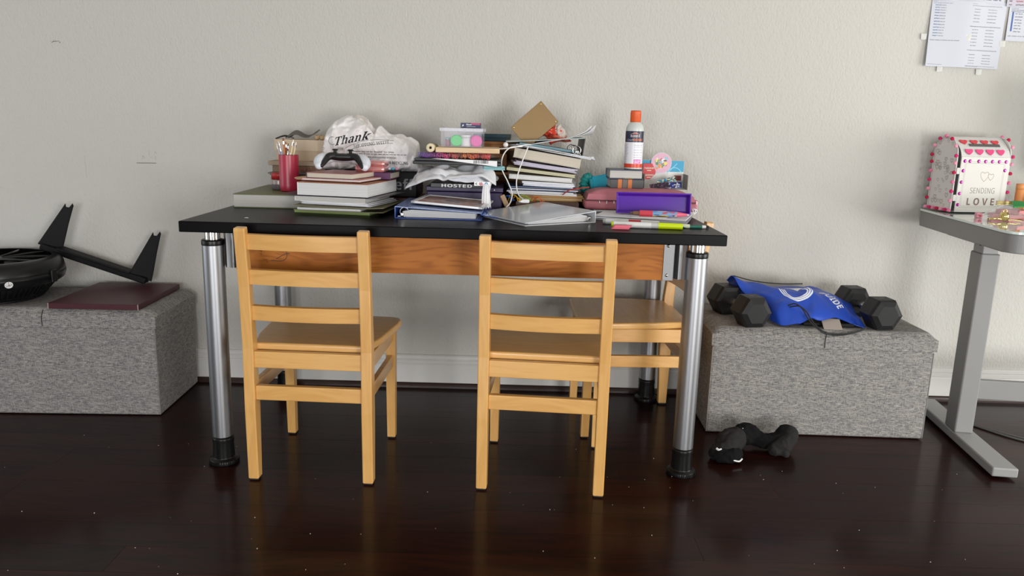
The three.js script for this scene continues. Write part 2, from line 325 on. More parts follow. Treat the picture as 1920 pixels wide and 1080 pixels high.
// ---------------------------------------------------------------- the three chairs (built facing the wall, back towards +z)
function makeChair(label, wood) {
  const t = thing('wooden_chair', label, 'chair', [0, 0, 0], 0, 'maple ladder back chairs at the table');
  const pad = std(col(0.02, 0.018, 0.016), 0.6);
  for (const s of [-1, 1]) {                          // rear leg and back post, one bent piece; side profile in z, y
    const pr = [[0.157, 0.006], [0.187, 0.006], [0.192, 0.22], [0.189, 0.40], [0.197, 0.58], [0.214, 0.735], [0.212, 0.744], [0.190, 0.746], [0.188, 0.738], [0.168, 0.58], [0.152, 0.42], [0.150, 0.30], [0.148, 0.22]];
    const g = prism(pr.map(([z, y]) => [z, y]), 0.031, 0.003); g.rotateY(-Math.PI / 2);   // x<-z
    const rl = mesh('rear_leg', uvm(place(g, s * 0.168, 0, 0), 0.6, true), wood, t);
    mesh('foot_pad', box(0.026, 0.007, 0.026, s * 0.168, 0.0035, 0.172, 0.002), pad, rl);
    const fl = mesh('front_leg', uvm(prism4([s * 0.168, 0.006, -0.172], [s * 0.168, 0.385, -0.168], 0.026, 0.032), 0.6, true), wood, t);
    mesh('foot_pad', box(0.022, 0.007, 0.022, s * 0.168, 0.0035, -0.172, 0.002), pad, fl);
    mesh('side_rail', uvm(box(0.018, 0.045, 0.30, s * 0.168, 0.362, 0, 0.002), 0.6), wood, t);
    mesh('side_stretcher', uvm(box(0.018, 0.040, 0.30, s * 0.168, 0.272, 0, 0.003), 0.6), wood, t);
  }
  mesh('rear_rail', uvm(box(0.306, 0.048, 0.018, 0, 0.367, 0.173, 0.002), 0.6), wood, t);
  mesh('front_rail', uvm(box(0.306, 0.045, 0.018, 0, 0.362, -0.170, 0.002), 0.6), wood, t);
  mesh('rear_stretcher', uvm(box(0.306, 0.043, 0.020, 0, 0.268, 0.172, 0.003), 0.6), wood, t);
  for (const [y, z] of [[0.706, 0.191], [0.607, 0.181], [0.503, 0.173]]) {   // three curved slats
    const P = [0.021, 0, -0.021].map((dy) => [-0.154, -0.077, 0, 0.077, 0.154].map((x) => [x, y + dy, z + dy * 0.08 + 0.012 * (1 - (x / 0.154) ** 2)]));
    mesh('slat', uvm(patch(P, 14, 4, 0.015), 0.6), wood, t);
  }
  const o = [[-0.163, 0.155], [0.163, 0.155], [0.186, 0.05], [0.203, -0.12], [0.203, -0.165], [0.193, -0.190], [0.170, -0.202], [0.06, -0.206], [-0.06, -0.206], [-0.170, -0.202], [-0.193, -0.190], [-0.203, -0.165], [-0.203, -0.12], [-0.186, 0.05]];
  const sh = new THREE.Shape(); sh.moveTo(...o[0]); for (const p of o.slice(1)) sh.lineTo(...p); sh.closePath();
  const sg = new THREE.ExtrudeGeometry(sh, { depth: 0.009, bevelEnabled: true, bevelThickness: 0.007, bevelSize: 0.007, bevelOffset: -0.007, bevelSegments: 4, curveSegments: 8 });
  sg.rotateX(Math.PI / 2); sg.translate(0, 0.402, 0);
  mesh('seat', uvm(sg, 0.6), wood, t);
  return t;
}
function prism4(a, b, wa, wb) {                       // a square leg that tapers from b to a
  const g = new THREE.CylinderGeometry(wb * 0.7071, wa * 0.7071, b[1] - a[1], 4, 1); g.rotateY(Math.PI / 4);
  const p = plain(g), q = p.attributes.position; for (let i = 0; i < q.count; i++) { const u = (q.getY(i) / (b[1] - a[1]) + 0.5); q.setXYZ(i, q.getX(i) + a[0] + (b[0] - a[0]) * u, q.getY(i) + (a[1] + b[1]) / 2, q.getZ(i) + a[2] + (b[2] - a[2]) * u); }
  p.computeVertexNormals(); return p;
}
{
  const a = makeChair('maple ladder back chair pushed up where the apron bears a dark scribble', maple);
  a.position.set(-0.396, 0, 0.688); a.rotation.y = -2.3 * D;
  const b = makeChair('maple ladder back chair overlapping the turned chair, facing the table middle', maple);
  b.position.set(0.276, 0, 0.722); b.rotation.y = -4.6 * D;
  const c = makeChair('maple chair turned sideways under the table end, half hidden by silver leg', maple);
  c.position.set(0.592, 0, 0.304); c.rotation.y = 92.5 * D;
}

// ---------------------------------------------------------------- the two storage ottomans
function ottoman(label, x, z, turn, w, d, tone) {
  const t = thing('storage_ottoman', label, 'ottoman', [x, 0, z], turn, 'grey fabric storage ottomans');
  mesh('body', uvm(box(w, 0.318, d, 0, 0.161, 0, 0.009), 0.2), tone, t);
  const lid = box(w + 0.014, 0.066, d + 0.012, 0, 0.347, 0, 0.016), p = (() => { const g = new THREE.BoxGeometry(w + 0.010, 0.062, d + 0.012, 36, 6, 20); return g; })();
  const q = p.attributes.position, hw = (w + 0.010) / 2, hd = (d + 0.012) / 2;
  for (let i = 0; i < q.count; i++) {                 // padded: rounded over the edges, a little sunken and lumpy on top
    let X = q.getX(i), Y = q.getY(i), Z = q.getZ(i); const ex = Math.max(0, (Math.abs(X) / hw - 0.9) / 0.1), ez = Math.max(0, (Math.abs(Z) / hd - 0.84) / 0.16);
    if (Y > 0) { const e = Math.min(1, Math.hypot(ex, ez)), k = Y / 0.031; Y -= k * 0.022 * (1 - Math.sqrt(Math.max(0, 1 - e * e))); Y += k * 0.006 * (fbm(X * 6 + x * 3, Z * 7, 1.3) - 0.5); }
    if (Math.abs(X) > hw - 0.02 && Y < -0.02) X *= 0.999;
    q.setXYZ(i, X, Y, Z);
  }
  p.translate(0, 0.350, 0); p.computeVertexNormals();
  const L = mesh('lid', uvm(p, 0.2), tone, t);
  mesh('lid_seam', tube([[0, 0.381, hd - 0.06], [0, 0.376, hd - 0.016], [0.003, 0.366, hd - 0.001], [0.0, 0.350, hd + 0.001], [0.001, 0.322, hd + 0.001]], 0.0013, 24, 6), std(col(0.012, 0.012, 0.014), 0.9), L);
  for (const s of [-1, 1]) mesh('corner_piping', tube([[s * (w / 2 - 0.002), 0.006, d / 2 - 0.002], [s * (w / 2 - 0.002), 0.16, d / 2 - 0.002], [s * (w / 2 - 0.002), 0.312, d / 2 - 0.002]], 0.0022, 10, 6), tone, t);
  return t;
}
ottoman('grey heather fabric storage ottoman carrying two dumbbells and a blue bag', 1.238, 0.236, -1.2 * D, 0.752, 0.37, fabric);
ottoman('grey heather fabric storage ottoman carrying a maroon album and black round fan', -1.437, 0.225, 2 * D, 0.752, 0.36, fabric);

// ---------------------------------------------------------------- the standing desk
{
  const g1 = std(col(0.25, 0.25, 0.245), 0.42), g2 = std(col(0.30, 0.30, 0.295), 0.38);
  const t = thing('standing_desk', 'grey height adjustable desk with a glass top and steel column leg', 'desk', [1.741, 0, 0.41], -7 * D);
  const corner = (w, d, r, x0, z0) => { const s = new THREE.Shape(); s.moveTo(x0, -(z0)); s.lineTo(x0 + w, -(z0)); s.lineTo(x0 + w, -(z0 + d)); s.lineTo(x0 + r, -(z0 + d)); s.quadraticCurveTo(x0, -(z0 + d), x0, -(z0 + d - r)); s.closePath(); return s; };
  const slab = (s, y0, y1, b) => { const g = new THREE.ExtrudeGeometry(s, { depth: y1 - y0 - 2 * b, bevelEnabled: true, bevelThickness: b, bevelSize: b, bevelOffset: -b, bevelSegments: 2, curveSegments: 14 }); g.rotateX(-Math.PI / 2); g.translate(0, y0 + b, 0); return g; };
  mesh('desk_frame', slab(corner(1.2, 0.68, 0.055, -0.085, -0.355), 0.704, 0.760, 0.003), g1, t);
  mesh('glass_top', slab(corner(1.206, 0.686, 0.058, -0.088, -0.358), 0.7605, 0.7685, 0.0012), std(col(0.80, 0.92, 0.88), 0.05, { metalness: 0, specularIntensity: 1, clearcoat: 1, clearcoatRoughness: 0.03 }), t);
  mesh('column', box(0.060, 0.625, 0.082, 0, 0.35, 0, 0.006), g1, t);
  mesh('inner_column', box(0.050, 0.05, 0.070, 0, 0.682, 0, 0.004), g2, t);
  mesh('top_bracket', box(0.09, 0.012, 0.4, 0, 0.698, 0, 0.002), g1, t);
  const ft = mesh('foot', box(0.076, 0.030, 0.64, 0.006, 0.023, 0.005, 0.005), g2, t);
  for (const z of [-0.27, 0.28]) mesh('levelling_pad', cyl(0.013, 0.013, 0.009, 0.006, 0.0045, z, 16), blackPlastic, ft);
  mesh('crossbar', box(1.05, 0.068, 0.022, 0.555, 0.188, 0.0, 0.003), g1, t);
  mesh('screw', cyl(0.004, 0.004, 0.012, -0.045, 0.698, 0.06, 10), blackPlastic, t);
  one('power_cord', 'thin grey doubled power cord on the floor behind the desk leg', 'cord', [tube([[1.80, 0.004, 0.20], [1.864, 0.004, 0.262], [1.98, 0.004, 0.40], [2.2, 0.004, 0.55], [2.5, 0.004, 0.6]], 0.0035, 40), tube([[1.80, 0.004, 0.21], [1.864, 0.004, 0.275], [1.97, 0.004, 0.42], [2.2, 0.004, 0.575], [2.5, 0.004, 0.62]], 0.0035, 40)], std(col(0.12, 0.115, 0.11), 0.6));
}

// ---------------------------------------------------------------- papers and books: shared makers
const pageLines = dataTex(256, (u, v) => { const a = 0.86 + 0.14 * h3(3, Math.floor(v * 256), 9) - 0.06 * h3(Math.floor(u * 40), Math.floor(v * 256), 5); return [a, a, a]; }, true);
const pageMat = (c) => std(c, 0.9, { map: rep(pageLines, 1 / 0.02, 1 / 0.03) });
const PAGE_WHITE = pageMat(col(0.86, 0.86, 0.86)), PAGE_CREAM = pageMat(col(0.78, 0.70, 0.58)), PAGE_GREY = pageMat(col(0.70, 0.68, 0.64)), PAPER = std(col(0.84, 0.84, 0.86), 0.85), PAPER_BLUE = std(col(0.72, 0.75, 0.84), 0.8);
function book(label, w, h, d, cover, page, spine, pos, turn = 0, o = {}) {     // a closed book lying flat; base at pos
  const t = thing(o.name ?? 'book', label, o.category ?? 'book', pos, turn, o.group); t.rotation.z = o.tilt ?? 0;
  const c = o.t ?? 0.0024, cm = cover.isMaterial ? cover : std(cover, o.rough ?? 0.45), e = o.over ?? 0.003;
  mesh('back_cover', box(w, c, d, 0, c / 2, 0, 0.0008), cm, t);
  mesh('front_cover', box(w, c, d, 0, h - c / 2, 0, 0.0008), o.top ?? cm, t);
  const inset = { left: [e, 0.001, e, e], right: [0.001, e, e, e], back: [e, e, 0.001, e], front: [e, e, e, 0.001] }[spine];
  const x0 = -w / 2 + (spine === 'left' ? c : inset[0]), x1 = w / 2 - (spine === 'right' ? c : inset[1]), z0 = -d / 2 + (spine === 'back' ? c : inset[2]), z1 = d / 2 - (spine === 'front' ? c : inset[3]);
  mesh('page_block', uvm(box(x1 - x0, h - 2 * c, z1 - z0, (x0 + x1) / 2, h / 2, (z0 + z1) / 2, 0.0006), 1), page, t);
  const sp = spine === 'left' || spine === 'right' ? box(c, h, d, (spine === 'left' ? -1 : 1) * (w / 2 - c / 2), h / 2, 0, 0.001) : box(w, h, c, 0, h / 2, (spine === 'back' ? -1 : 1) * (d / 2 - c / 2), 0.001);
  mesh('spine', sp, cm, t);
  return t;
}
function sheetStack(label, w, h, d, n, mats, pos, turn = 0, o = {}) {          // loose papers or thin folders lying on one another
  const t = thing(o.name ?? 'paper_stack', label, o.category ?? 'papers', pos, turn, o.group); t.rotation.z = o.tilt ?? 0;
  for (let i = 0; i < n; i++) {
    const y = h * (i + 0.5) / n, a = rr(-1, 1) * (o.j ?? 0.006), b = rr(-1, 1) * (o.j ?? 0.006), r = rr(-1, 1) * (o.r ?? 0.03), s = (o.sag ?? 0.002) * rr(-1, 1) * Math.min(1, i);
    const W = w * rr(0.94, 1) / 2, Z = d * rr(0.94, 1) / 2, C = Math.cos(r), S = Math.sin(r);
    const P = [-1, 0, 1].map((v) => [-1, -0.3, 0.3, 1].map((u) => { const X = u * W, Y = v * Z; return [X * C - Y * S + a, y + s * (u * u - 0.4), X * S + Y * C + b]; }));
    mesh(o.part ?? 'sheet', patch(P, 8, 4, h / n * 0.9), mats[i % mats.length], t);
  }
  return t;
}
function lettered(w, h, draw, W = 512) { return canvasTex(W, Math.max(16, Math.round(W * h / w)), draw); }
const T0 = 0.7512;                                    // the table's surface

// ---------------------------------------------------------------- table, the end with the paint brushes
book('thick olive green hardcover book under the crimson brush cup', 0.245, 0.045, 0.385, col(0.115, 0.135, 0.045), PAGE_GREY, 'right', [-0.618, T0, 0.273], 1 * D, { t: 0.003 });
const OL = T0 + 0.0455;
book('flat red box file under the brown board game box', 0.19, 0.044, 0.15, col(0.16, 0.012, 0.014), PAGE_CREAM, 'front', [-0.565, OL, 0.155], 0, { name: 'box_file', category: 'box' });
sheetStack('thin grey board below the brown game box', 0.20, 0.010, 0.13, 2, [std(col(0.21, 0.18, 0.155), 0.7)], [-0.60, OL + 0.0445, 0.155], 2 * D, { name: 'grey_board', category: 'board', part: 'board_layer' });
{
  const t = thing('game_box', 'brown board game box with a dark red patterned side panel', 'box', [-0.595, OL + 0.055, 0.15], 1 * D);
  mesh('box_base', box(0.185, 0.023, 0.12, 0, 0.0115, 0), std(col(0.23, 0.155, 0.10), 0.6), t);
  const tx = lettered(0.1, 0.016, (c, w, h) => { c.fillStyle = '#7d5a45'; c.fillRect(0, 0, w, h); for (let i = 0; i < 60; i++) { c.fillStyle = ['#5a2420', '#a3745a', '#3d221b', '#8c3a2e'][i % 4]; c.fillRect(rr(0, w), rr(0, h), rr(4, 26), rr(4, 20)); } });
  mesh('side_panel', quad(0.105, 0.016, 0.035, 0.011, 0.0604), std(col(1, 1, 1), 0.6, { map: tx }), t);
  mesh('lid', box(0.20, 0.015, 0.135, -0.005, 0.031, 0, 0.002), std(col(0.38, 0.285, 0.20), 0.65), t);
}
const BX = OL + 0.055 + 0.0388;
{
  const card = std(col(0.60, 0.47, 0.33), 0.75), t = thing('cardboard_box', 'cream cardboard box with overlapping lid beside the plastic bag', 'box', [-0.595, BX, 0.125], 0);
  const oct = (w, d, k, y0, y1) => prismY([[-w, -d], [w, -d], [w, d - k * 0.8], [w - k * 2.4, d], [-w, d * 0.85]], y0, y1);
  mesh('box_base', oct(0.088, 0.055, 0.012, 0, 0.05), card, t);
  mesh('lid', oct(0.092, 0.059, 0.012, 0.036, 0.074), std(col(0.66, 0.53, 0.385), 0.75), t);
}
{
  const y = BX + 0.0742;
  const P = [[[-0.05, 0.004, -0.03], [-0.02, 0.022, -0.032], [0.02, 0.012, -0.03], [0.052, 0.030, -0.028]], [[-0.058, 0.003, 0], [-0.018, 0.030, 0], [0.02, 0.008, 0.002], [0.064, 0.034, 0]], [[-0.05, 0.003, 0.03], [-0.015, 0.016, 0.032], [0.022, 0.005, 0.03], [0.05, 0.020, 0.03]]];
  one('felt_scrap', 'crumpled grey felt scrap lying on the cream cardboard box', 'fabric', patch(P, 24, 12, 0.003, (u, v) => V(0, 0.004 * fbm(u * 6, v * 5, 2), 0)), std(col(0.14, 0.125, 0.11), 0.95), [-0.60, y, 0.13]);
  const P2 = [[[-0.03, 0.001, -0.02], [0, 0.010, -0.02], [0.03, 0.004, -0.018]], [[-0.034, 0.002, 0.01], [0, 0.014, 0.012], [0.03, 0.003, 0.014]]];
  one('leather_scrap', 'dark brown leather scrap on the cream box beside grey felt', 'fabric', patch(P2, 14, 8, 0.003), std(col(0.035, 0.027, 0.022), 0.7), [-0.655, y, 0.15], 0.3);
  for (const [x, z, lb] of [[-0.538, 0.163, 'round wooden bead touching the grey felt scrap on cream box'], [-0.522, 0.158, 'middle one of three round wooden beads on cream box'], [-0.509, 0.150, 'round wooden bead nestling against the plastic carrier bag']]) {
    one('wooden_bead', lb, 'bead', place(lathe([[0.002, -0.0085], [0.006, -0.0075], [0.0095, -0.002], [0.0095, 0.002], [0.006, 0.0075], [0.002, 0.0085]], 20), 0, 0.009, 0, 0.5), std(col(0.52, 0.36, 0.20), 0.5), [x, y, z], 0, 'wooden beads on the cream box');
  }
}
{ // cup and what stands in it
  const cx = -0.592, cz = 0.335, cy = OL;
  one('brush_cup', 'tall crimson cup full of paint brushes on the olive green book', 'cup', lathe([[0, 0], [0.0275, 0], [0.0295, 0.003], [0.0318, 0.02], [0.0328, 0.121], [0.0316, 0.1212], [0.0306, 0.02], [0.028, 0.005], [0, 0.005]], 44), std(col(0.44, 0.016, 0.050), 0.36, { clearcoat: 0.3, clearcoatRoughness: 0.3 }), [cx, cy, cz]);
  const brush = (label, a, b, r, c, tip, g) => {
    const A = [cx + a[0], cy + 0.0065, cz + a[1]], B = [cx + b[0], cy + b[1], cz + b[2]], t = thing('paint_brush', label, 'brush', A, 0, g), rel = [B[0] - A[0], B[1] - A[1], B[2] - A[2]], at = (k) => rel.map((v) => v * k);
    mesh('handle', rod([0, 0, 0], at(0.88), r * 0.8, r, 10), std(c, 0.35), t);
    mesh('ferrule', rod(at(0.88), at(0.94), r * 1.05, r * 1.1, 10), chrome, t);
    mesh('bristles', rod(at(0.94), at(1), r * 1.1, r * 0.4, 10), std(tip, 0.8), t);
  };
  brush('clear handled paint brush leaning farthest over the crimson cup rim', [0.012, 0.004], [-0.040, 0.158, -0.002], 0.0028, col(0.60, 0.56, 0.62), col(0.72, 0.70, 0.72), 'clear brushes in the cup');
  brush('clear handled paint brush standing between its twin and the lavender one', [0.010, -0.008], [-0.031, 0.166, 0.006], 0.0026, col(0.66, 0.62, 0.68), col(0.75, 0.72, 0.74), 'clear brushes in the cup');
  brush('lavender striped paint brush leaning out of the crimson cup', [0.008, 0.012], [-0.024, 0.150, 0.016], 0.0028, col(0.36, 0.32, 0.52), col(0.70, 0.68, 0.72));
  brush('orange handled paint brush standing in the crimson cup', [-0.002, 0.006], [-0.015, 0.176, 0.004], 0.0034, col(0.52, 0.16, 0.04), col(0.30, 0.10, 0.04));
  brush('copper brown wide paint brush standing in the crimson cup', [0.002, -0.006], [-0.011, 0.164, -0.008], 0.0045, col(0.36, 0.13, 0.05), col(0.45, 0.20, 0.09));
  brush('slim black paint brush standing in the crimson cup', [-0.006, 0.010], [0.003, 0.160, 0.010], 0.0016, col(0.015, 0.015, 0.02), col(0.02, 0.03, 0.04));
  brush('taller cream handled paint brush with a white tip in the cup', [-0.014, 0.006], [0.021, 0.172, 0.010], 0.0034, col(0.78, 0.62, 0.36), col(0.86, 0.84, 0.78), 'cream brushes in the cup');
  brush('shorter slimmer cream handled paint brush at the outer cup rim', [-0.010, -0.002], [0.028, 0.164, 0.004], 0.0030, col(0.80, 0.66, 0.40), col(0.84, 0.80, 0.70), 'cream brushes in the cup');
  brush('short white brush beside the slim black one in crimson cup', [-0.004, 0.016], [0.004, 0.135, 0.020], 0.0024, col(0.78, 0.78, 0.80), col(0.85, 0.84, 0.82), 'short white brushes in the cup');
  brush('shortest white brush beside the cream brushes in crimson cup', [-0.010, 0.014], [0.012, 0.131, 0.016], 0.0022, col(0.76, 0.75, 0.76), col(0.85, 0.84, 0.82), 'short white brushes in the cup');
  const j = thing('craft_jar', 'small clear jar with red screw lid behind the brush cup', 'jar', [-0.640, OL, 0.285]);
  mesh('body', lathe([[0, 0], [0.023, 0], [0.026, 0.004], [0.027, 0.032], [0.0245, 0.036], [0, 0.036]], 32), std(col(0.34, 0.27, 0.24), 0.15), j);
  mesh('lid', lathe([[0, 0.036], [0.0275, 0.036], [0.0275, 0.053], [0.025, 0.058], [0, 0.059]], 36), std(col(0.42, 0.02, 0.022), 0.4), j);
  mesh('contents', lathe([[0.0262, 0.002], [0.0272, 0.004], [0.0276, 0.018], [0.0262, 0.02]], 32), std(col(0.10, 0.08, 0.09), 0.5), j);
}

// ---------------------------------------------------------------- table, the book stack with the game controller
const QA = -9 * D;
book('thin light green notebook at the bottom of the book stack', 0.245, 0.0105, 0.24, col(0.33, 0.43, 0.15), pageMat(col(0.55, 0.64, 0.34)), 'front', [-0.377, T0, 0.455], QA, { name: 'notebook', category: 'notebook' });
{
  const t = thing('paper_folder', 'olive brown paper folder with rounded white pages in the book stack', 'folder', [-0.362, T0 + 0.0115, 0.475], -6 * D);
  const P = (y, k) => [-0.14, 0, 0.14].map((z) => [-0.132, -0.09, 0, 0.1, 0.150].map((x, i) => [x, y + [0.0055, 0.0012, 0, 0.001, 0.004][i] * k, z * (i === 0 || i === 4 ? 0.96 : 1)]));
  mesh('back_flap', patch(P(0.001, 0.25), 12, 5, 0.0016), std(col(0.20, 0.185, 0.10), 0.6), t);
  mesh('page_block', box(0.20, 0.008, 0.22, -0.02, 0.0062, 0.03, 0.0035), PAGE_WHITE, t);
  mesh('front_flap', patch(P(0.0118, 0.8), 12, 5, 0.0016), std(col(0.20, 0.185, 0.10), 0.6), t);
}
sheetStack('bundle of white papers under a white hardcover in the book stack', 0.235, 0.010, 0.23, 4, [PAPER, PAPER_BLUE, PAPER], [-0.362, T0 + 0.0265, 0.462], QA - 4 * D, { j: 0.004 });
book('white hardcover book below the dark magazine in the book stack', 0.228, 0.0145, 0.24, col(0.74, 0.73, 0.72), PAGE_GREY, 'left', [-0.382, T0 + 0.0372, 0.458], QA);
{
  const P = [-0.13, 0, 0.13].map((z) => [[-0.165, 0.0065, z], [-0.12, 0.0016, z], [0, 0.0012, z], [0.12, 0.0012, z], [0.145, 0.003, z * 0.9]]);
  one('magazine', 'dark magazine with an upturned corner under the thick white textbook', 'magazine', patch(P, 16, 5, 0.0022), std(col(0.045, 0.042, 0.045), 0.4), [-0.362, T0 + 0.0526, 0.462], QA - 2 * D);
}
book('thick white textbook with an orange brown cover in the book stack', 0.228, 0.040, 0.275, std(col(0.80, 0.79, 0.80), 0.4), PAGE_WHITE, 'left', [-0.366, T0 + 0.0565, 0.452], QA - 1 * D, { top: std(col(0.36, 0.145, 0.07), 0.45), over: 0.001 });
one('folder_sheet', 'tan paper sheet with a pointed corner jutting from the book stack', 'paper', patch([[[-0.09, 0.004, -0.11], [0, 0.001, -0.12], [0.1, 0.001, -0.1]], [[-0.115, 0.0045, 0.02], [0, 0.001, 0], [0.1, 0.001, 0]], [[-0.09, 0.0015, 0.07], [0, 0.001, 0.09], [0.1, 0.001, 0.1]]], 12, 8, 0.0012), std(col(0.62, 0.42, 0.24), 0.7), [-0.42, T0 + 0.0974, 0.45], QA);
book('thin white edged notebook with a coral cover below the purple paperback', 0.195, 0.0072, 0.20, col(0.62, 0.24, 0.19), PAGE_WHITE, 'left', [-0.378, T0 + 0.0995, 0.465], QA - 4 * D, { t: 0.0012, name: 'notebook', category: 'notebook' });
book('small paperback with purple and orange cover beneath the game controller', 0.155, 0.0165, 0.17, col(0.075, 0.040, 0.085), PAGE_CREAM, 'left', [-0.385, T0 + 0.1072, 0.475], QA - 5 * D, { t: 0.0012, top: std(col(0.40, 0.13, 0.12), 0.4) });
const TA = T0 + 0.1238;
{ // game controller, white grips with a black middle, standing on its grip ends
  const t = thing('game_controller', 'white and black game controller resting on the book stack', 'controller', [-0.380, TA, 0.480], 10 * D); t.rotation.x = -0.12;
  const white = std(col(0.74, 0.78, 0.84), 0.35), black = std(col(0.009, 0.009, 0.010), 0.4);
  mesh('body', place(new THREE.SphereGeometry(1, 32, 20), 0, 0, 0).scale(0.060, 0.014, 0.030).translate(0, 0.045, -0.020), white, t);
  for (const s of [-1, 1]) {
    mesh('grip', tubeVar([[s * 0.040, 0.043, -0.016], [s * 0.057, 0.040, -0.004], [s * 0.067, 0.033, 0.012], [s * 0.071, 0.024, 0.028], [s * 0.070, 0.015, 0.042]], [0.0155, 0.019, 0.0195, 0.0175, 0.0125]), white, t);
    mesh('grip_inlay', tubeVar([[s * 0.022, 0.049, 0.004], [s * 0.040, 0.047, 0.012], [s * 0.050, 0.036, 0.024], [s * 0.056, 0.025, 0.038], [s * 0.062, 0.015, 0.048]], [0.011, 0.0115, 0.0095, 0.0085, 0.0065]), black, t);
    const st = mesh('thumbstick', [cyl(0.0048, 0.006, 0.014, s * 0.024, 0.062, -0.004, 16), place(lathe([[0, 0.004], [0.0075, 0.0038], [0.0092, 0.002], [0.0092, 0], [0.005, -0.0015]], 20), s * 0.024, 0.068, -0.004)], black, t);
    mesh('stick_ring', place(new THREE.TorusGeometry(0.0098, 0.0016, 8, 24), s * 0.024, 0.0575, -0.004, Math.PI / 2), black, st);
    mesh('trigger', box(0.022, 0.010, 0.012, s * 0.040, 0.052, -0.046, 0.004), black, t);
  }
  mesh('centre_panel', place(new THREE.SphereGeometry(1, 28, 16), 0, 0, 0).scale(0.047, 0.0125, 0.022).translate(0, 0.0465, -0.002), black, t);
}
function tubeVar(pts, rad, seg = 24, rs = 18) {       // a round limb whose radius changes along it, closed with round ends
  const c = new THREE.CatmullRomCurve3(pts.map((p) => V(...p))), g = new THREE.TubeGeometry(c, seg, 1, rs, false), p = g.attributes.position;
  const R = (u) => { const f = u * (rad.length - 1), i = Math.min(Math.floor(f), rad.length - 2), a = f - i, q = (k) => rad[Math.max(0, Math.min(rad.length - 1, k))]; return cr(q(i - 1), q(i), q(i + 1), q(i + 2), a); };
  for (let j = 0; j <= seg; j++) { const o = c.getPointAt(j / seg); for (let i = 0; i <= rs; i++) { const k = j * (rs + 1) + i; p.setXYZ(k, o.x + (p.getX(k) - o.x) * R(j / seg), o.y + (p.getY(k) - o.y) * R(j / seg), o.z + (p.getZ(k) - o.z) * R(j / seg)); } }
  g.computeVertexNormals();
  const cap = (u) => place(new THREE.SphereGeometry(R(u), 16, 10), ...c.getPointAt(u).toArray());
  return mg([g, cap(0), cap(1)]);
}
{
  const t = thing('pencil_tin', 'pink iridescent tin with rounded corners beside the game controller', 'case', [-0.300, T0 + 0.1225, 0.405], -8 * D);
  const m = std(col(0.80, 0.34, 0.33), 0.22, { metalness: 0.55, iridescence: 1, iridescenceIOR: 1.6, iridescenceThicknessRange: [150, 420], clearcoat: 0.6 });
  mesh('tin_base', box(0.100, 0.020, 0.055, 0, 0.010, 0, 0.009), m, t); mesh('lid', box(0.102, 0.019, 0.057, 0, 0.0275, 0, 0.009), m, t);
}
book('purple book under the pink iridescent tin', 0.14, 0.0225, 0.13, col(0.11, 0.025, 0.10), PAGE_CREAM, 'front', [-0.300, T0 + 0.0990, 0.352], -6 * D);
{ // black tote box behind the stack, grey letters on its face
  book('dark red book under the black lettered box', 0.20, 0.030, 0.21, col(0.095, 0.008, 0.012), PAGE_GREY, 'front', [-0.258, T0, 0.215], 0);
  const t = thing('black_box', 'black box with large grey letters behind the book stack', 'box', [-0.300, T0 + 0.0312, 0.200], 0);
  mesh('body', box(0.265, 0.083, 0.19, 0, 0.0415, 0, 0.004), blackMatte, t);
  const tx = lettered(0.26, 0.08, (c, w, h) => { c.clearRect(0, 0, w, h); c.fillStyle = '#77757a'; c.font = 'bold 96px sans-serif'; c.textAlign = 'right'; c.fillText('leff', w * 0.965, h * 0.70); });
  mesh('lettering', quad(0.262, 0.08, 0, 0.0415, 0.0958), std(col(1, 1, 1), 0.7, { map: tx, transparent: true }), t).castShadow = false;
  const k = thing('blister_card', 'small dark card with blue and pink beads on the black box', 'card', [-0.235, T0 + 0.0995 + 0.0235, 0.375], 0);
  mesh('card', box(0.05, 0.006, 0.03, 0, 0.003, 0), blackMatte, k);
  for (const [x, c] of [[-0.012, col(0.55, 0.62, 0.74)], [0.000, col(0.04, 0.35, 0.55)], [0.013, col(0.55, 0.20, 0.38)]]) mesh('bead', place(new THREE.SphereGeometry(0.0052, 16, 10), x, 0.0085, 0.008), std(c, 0.3), k);
}
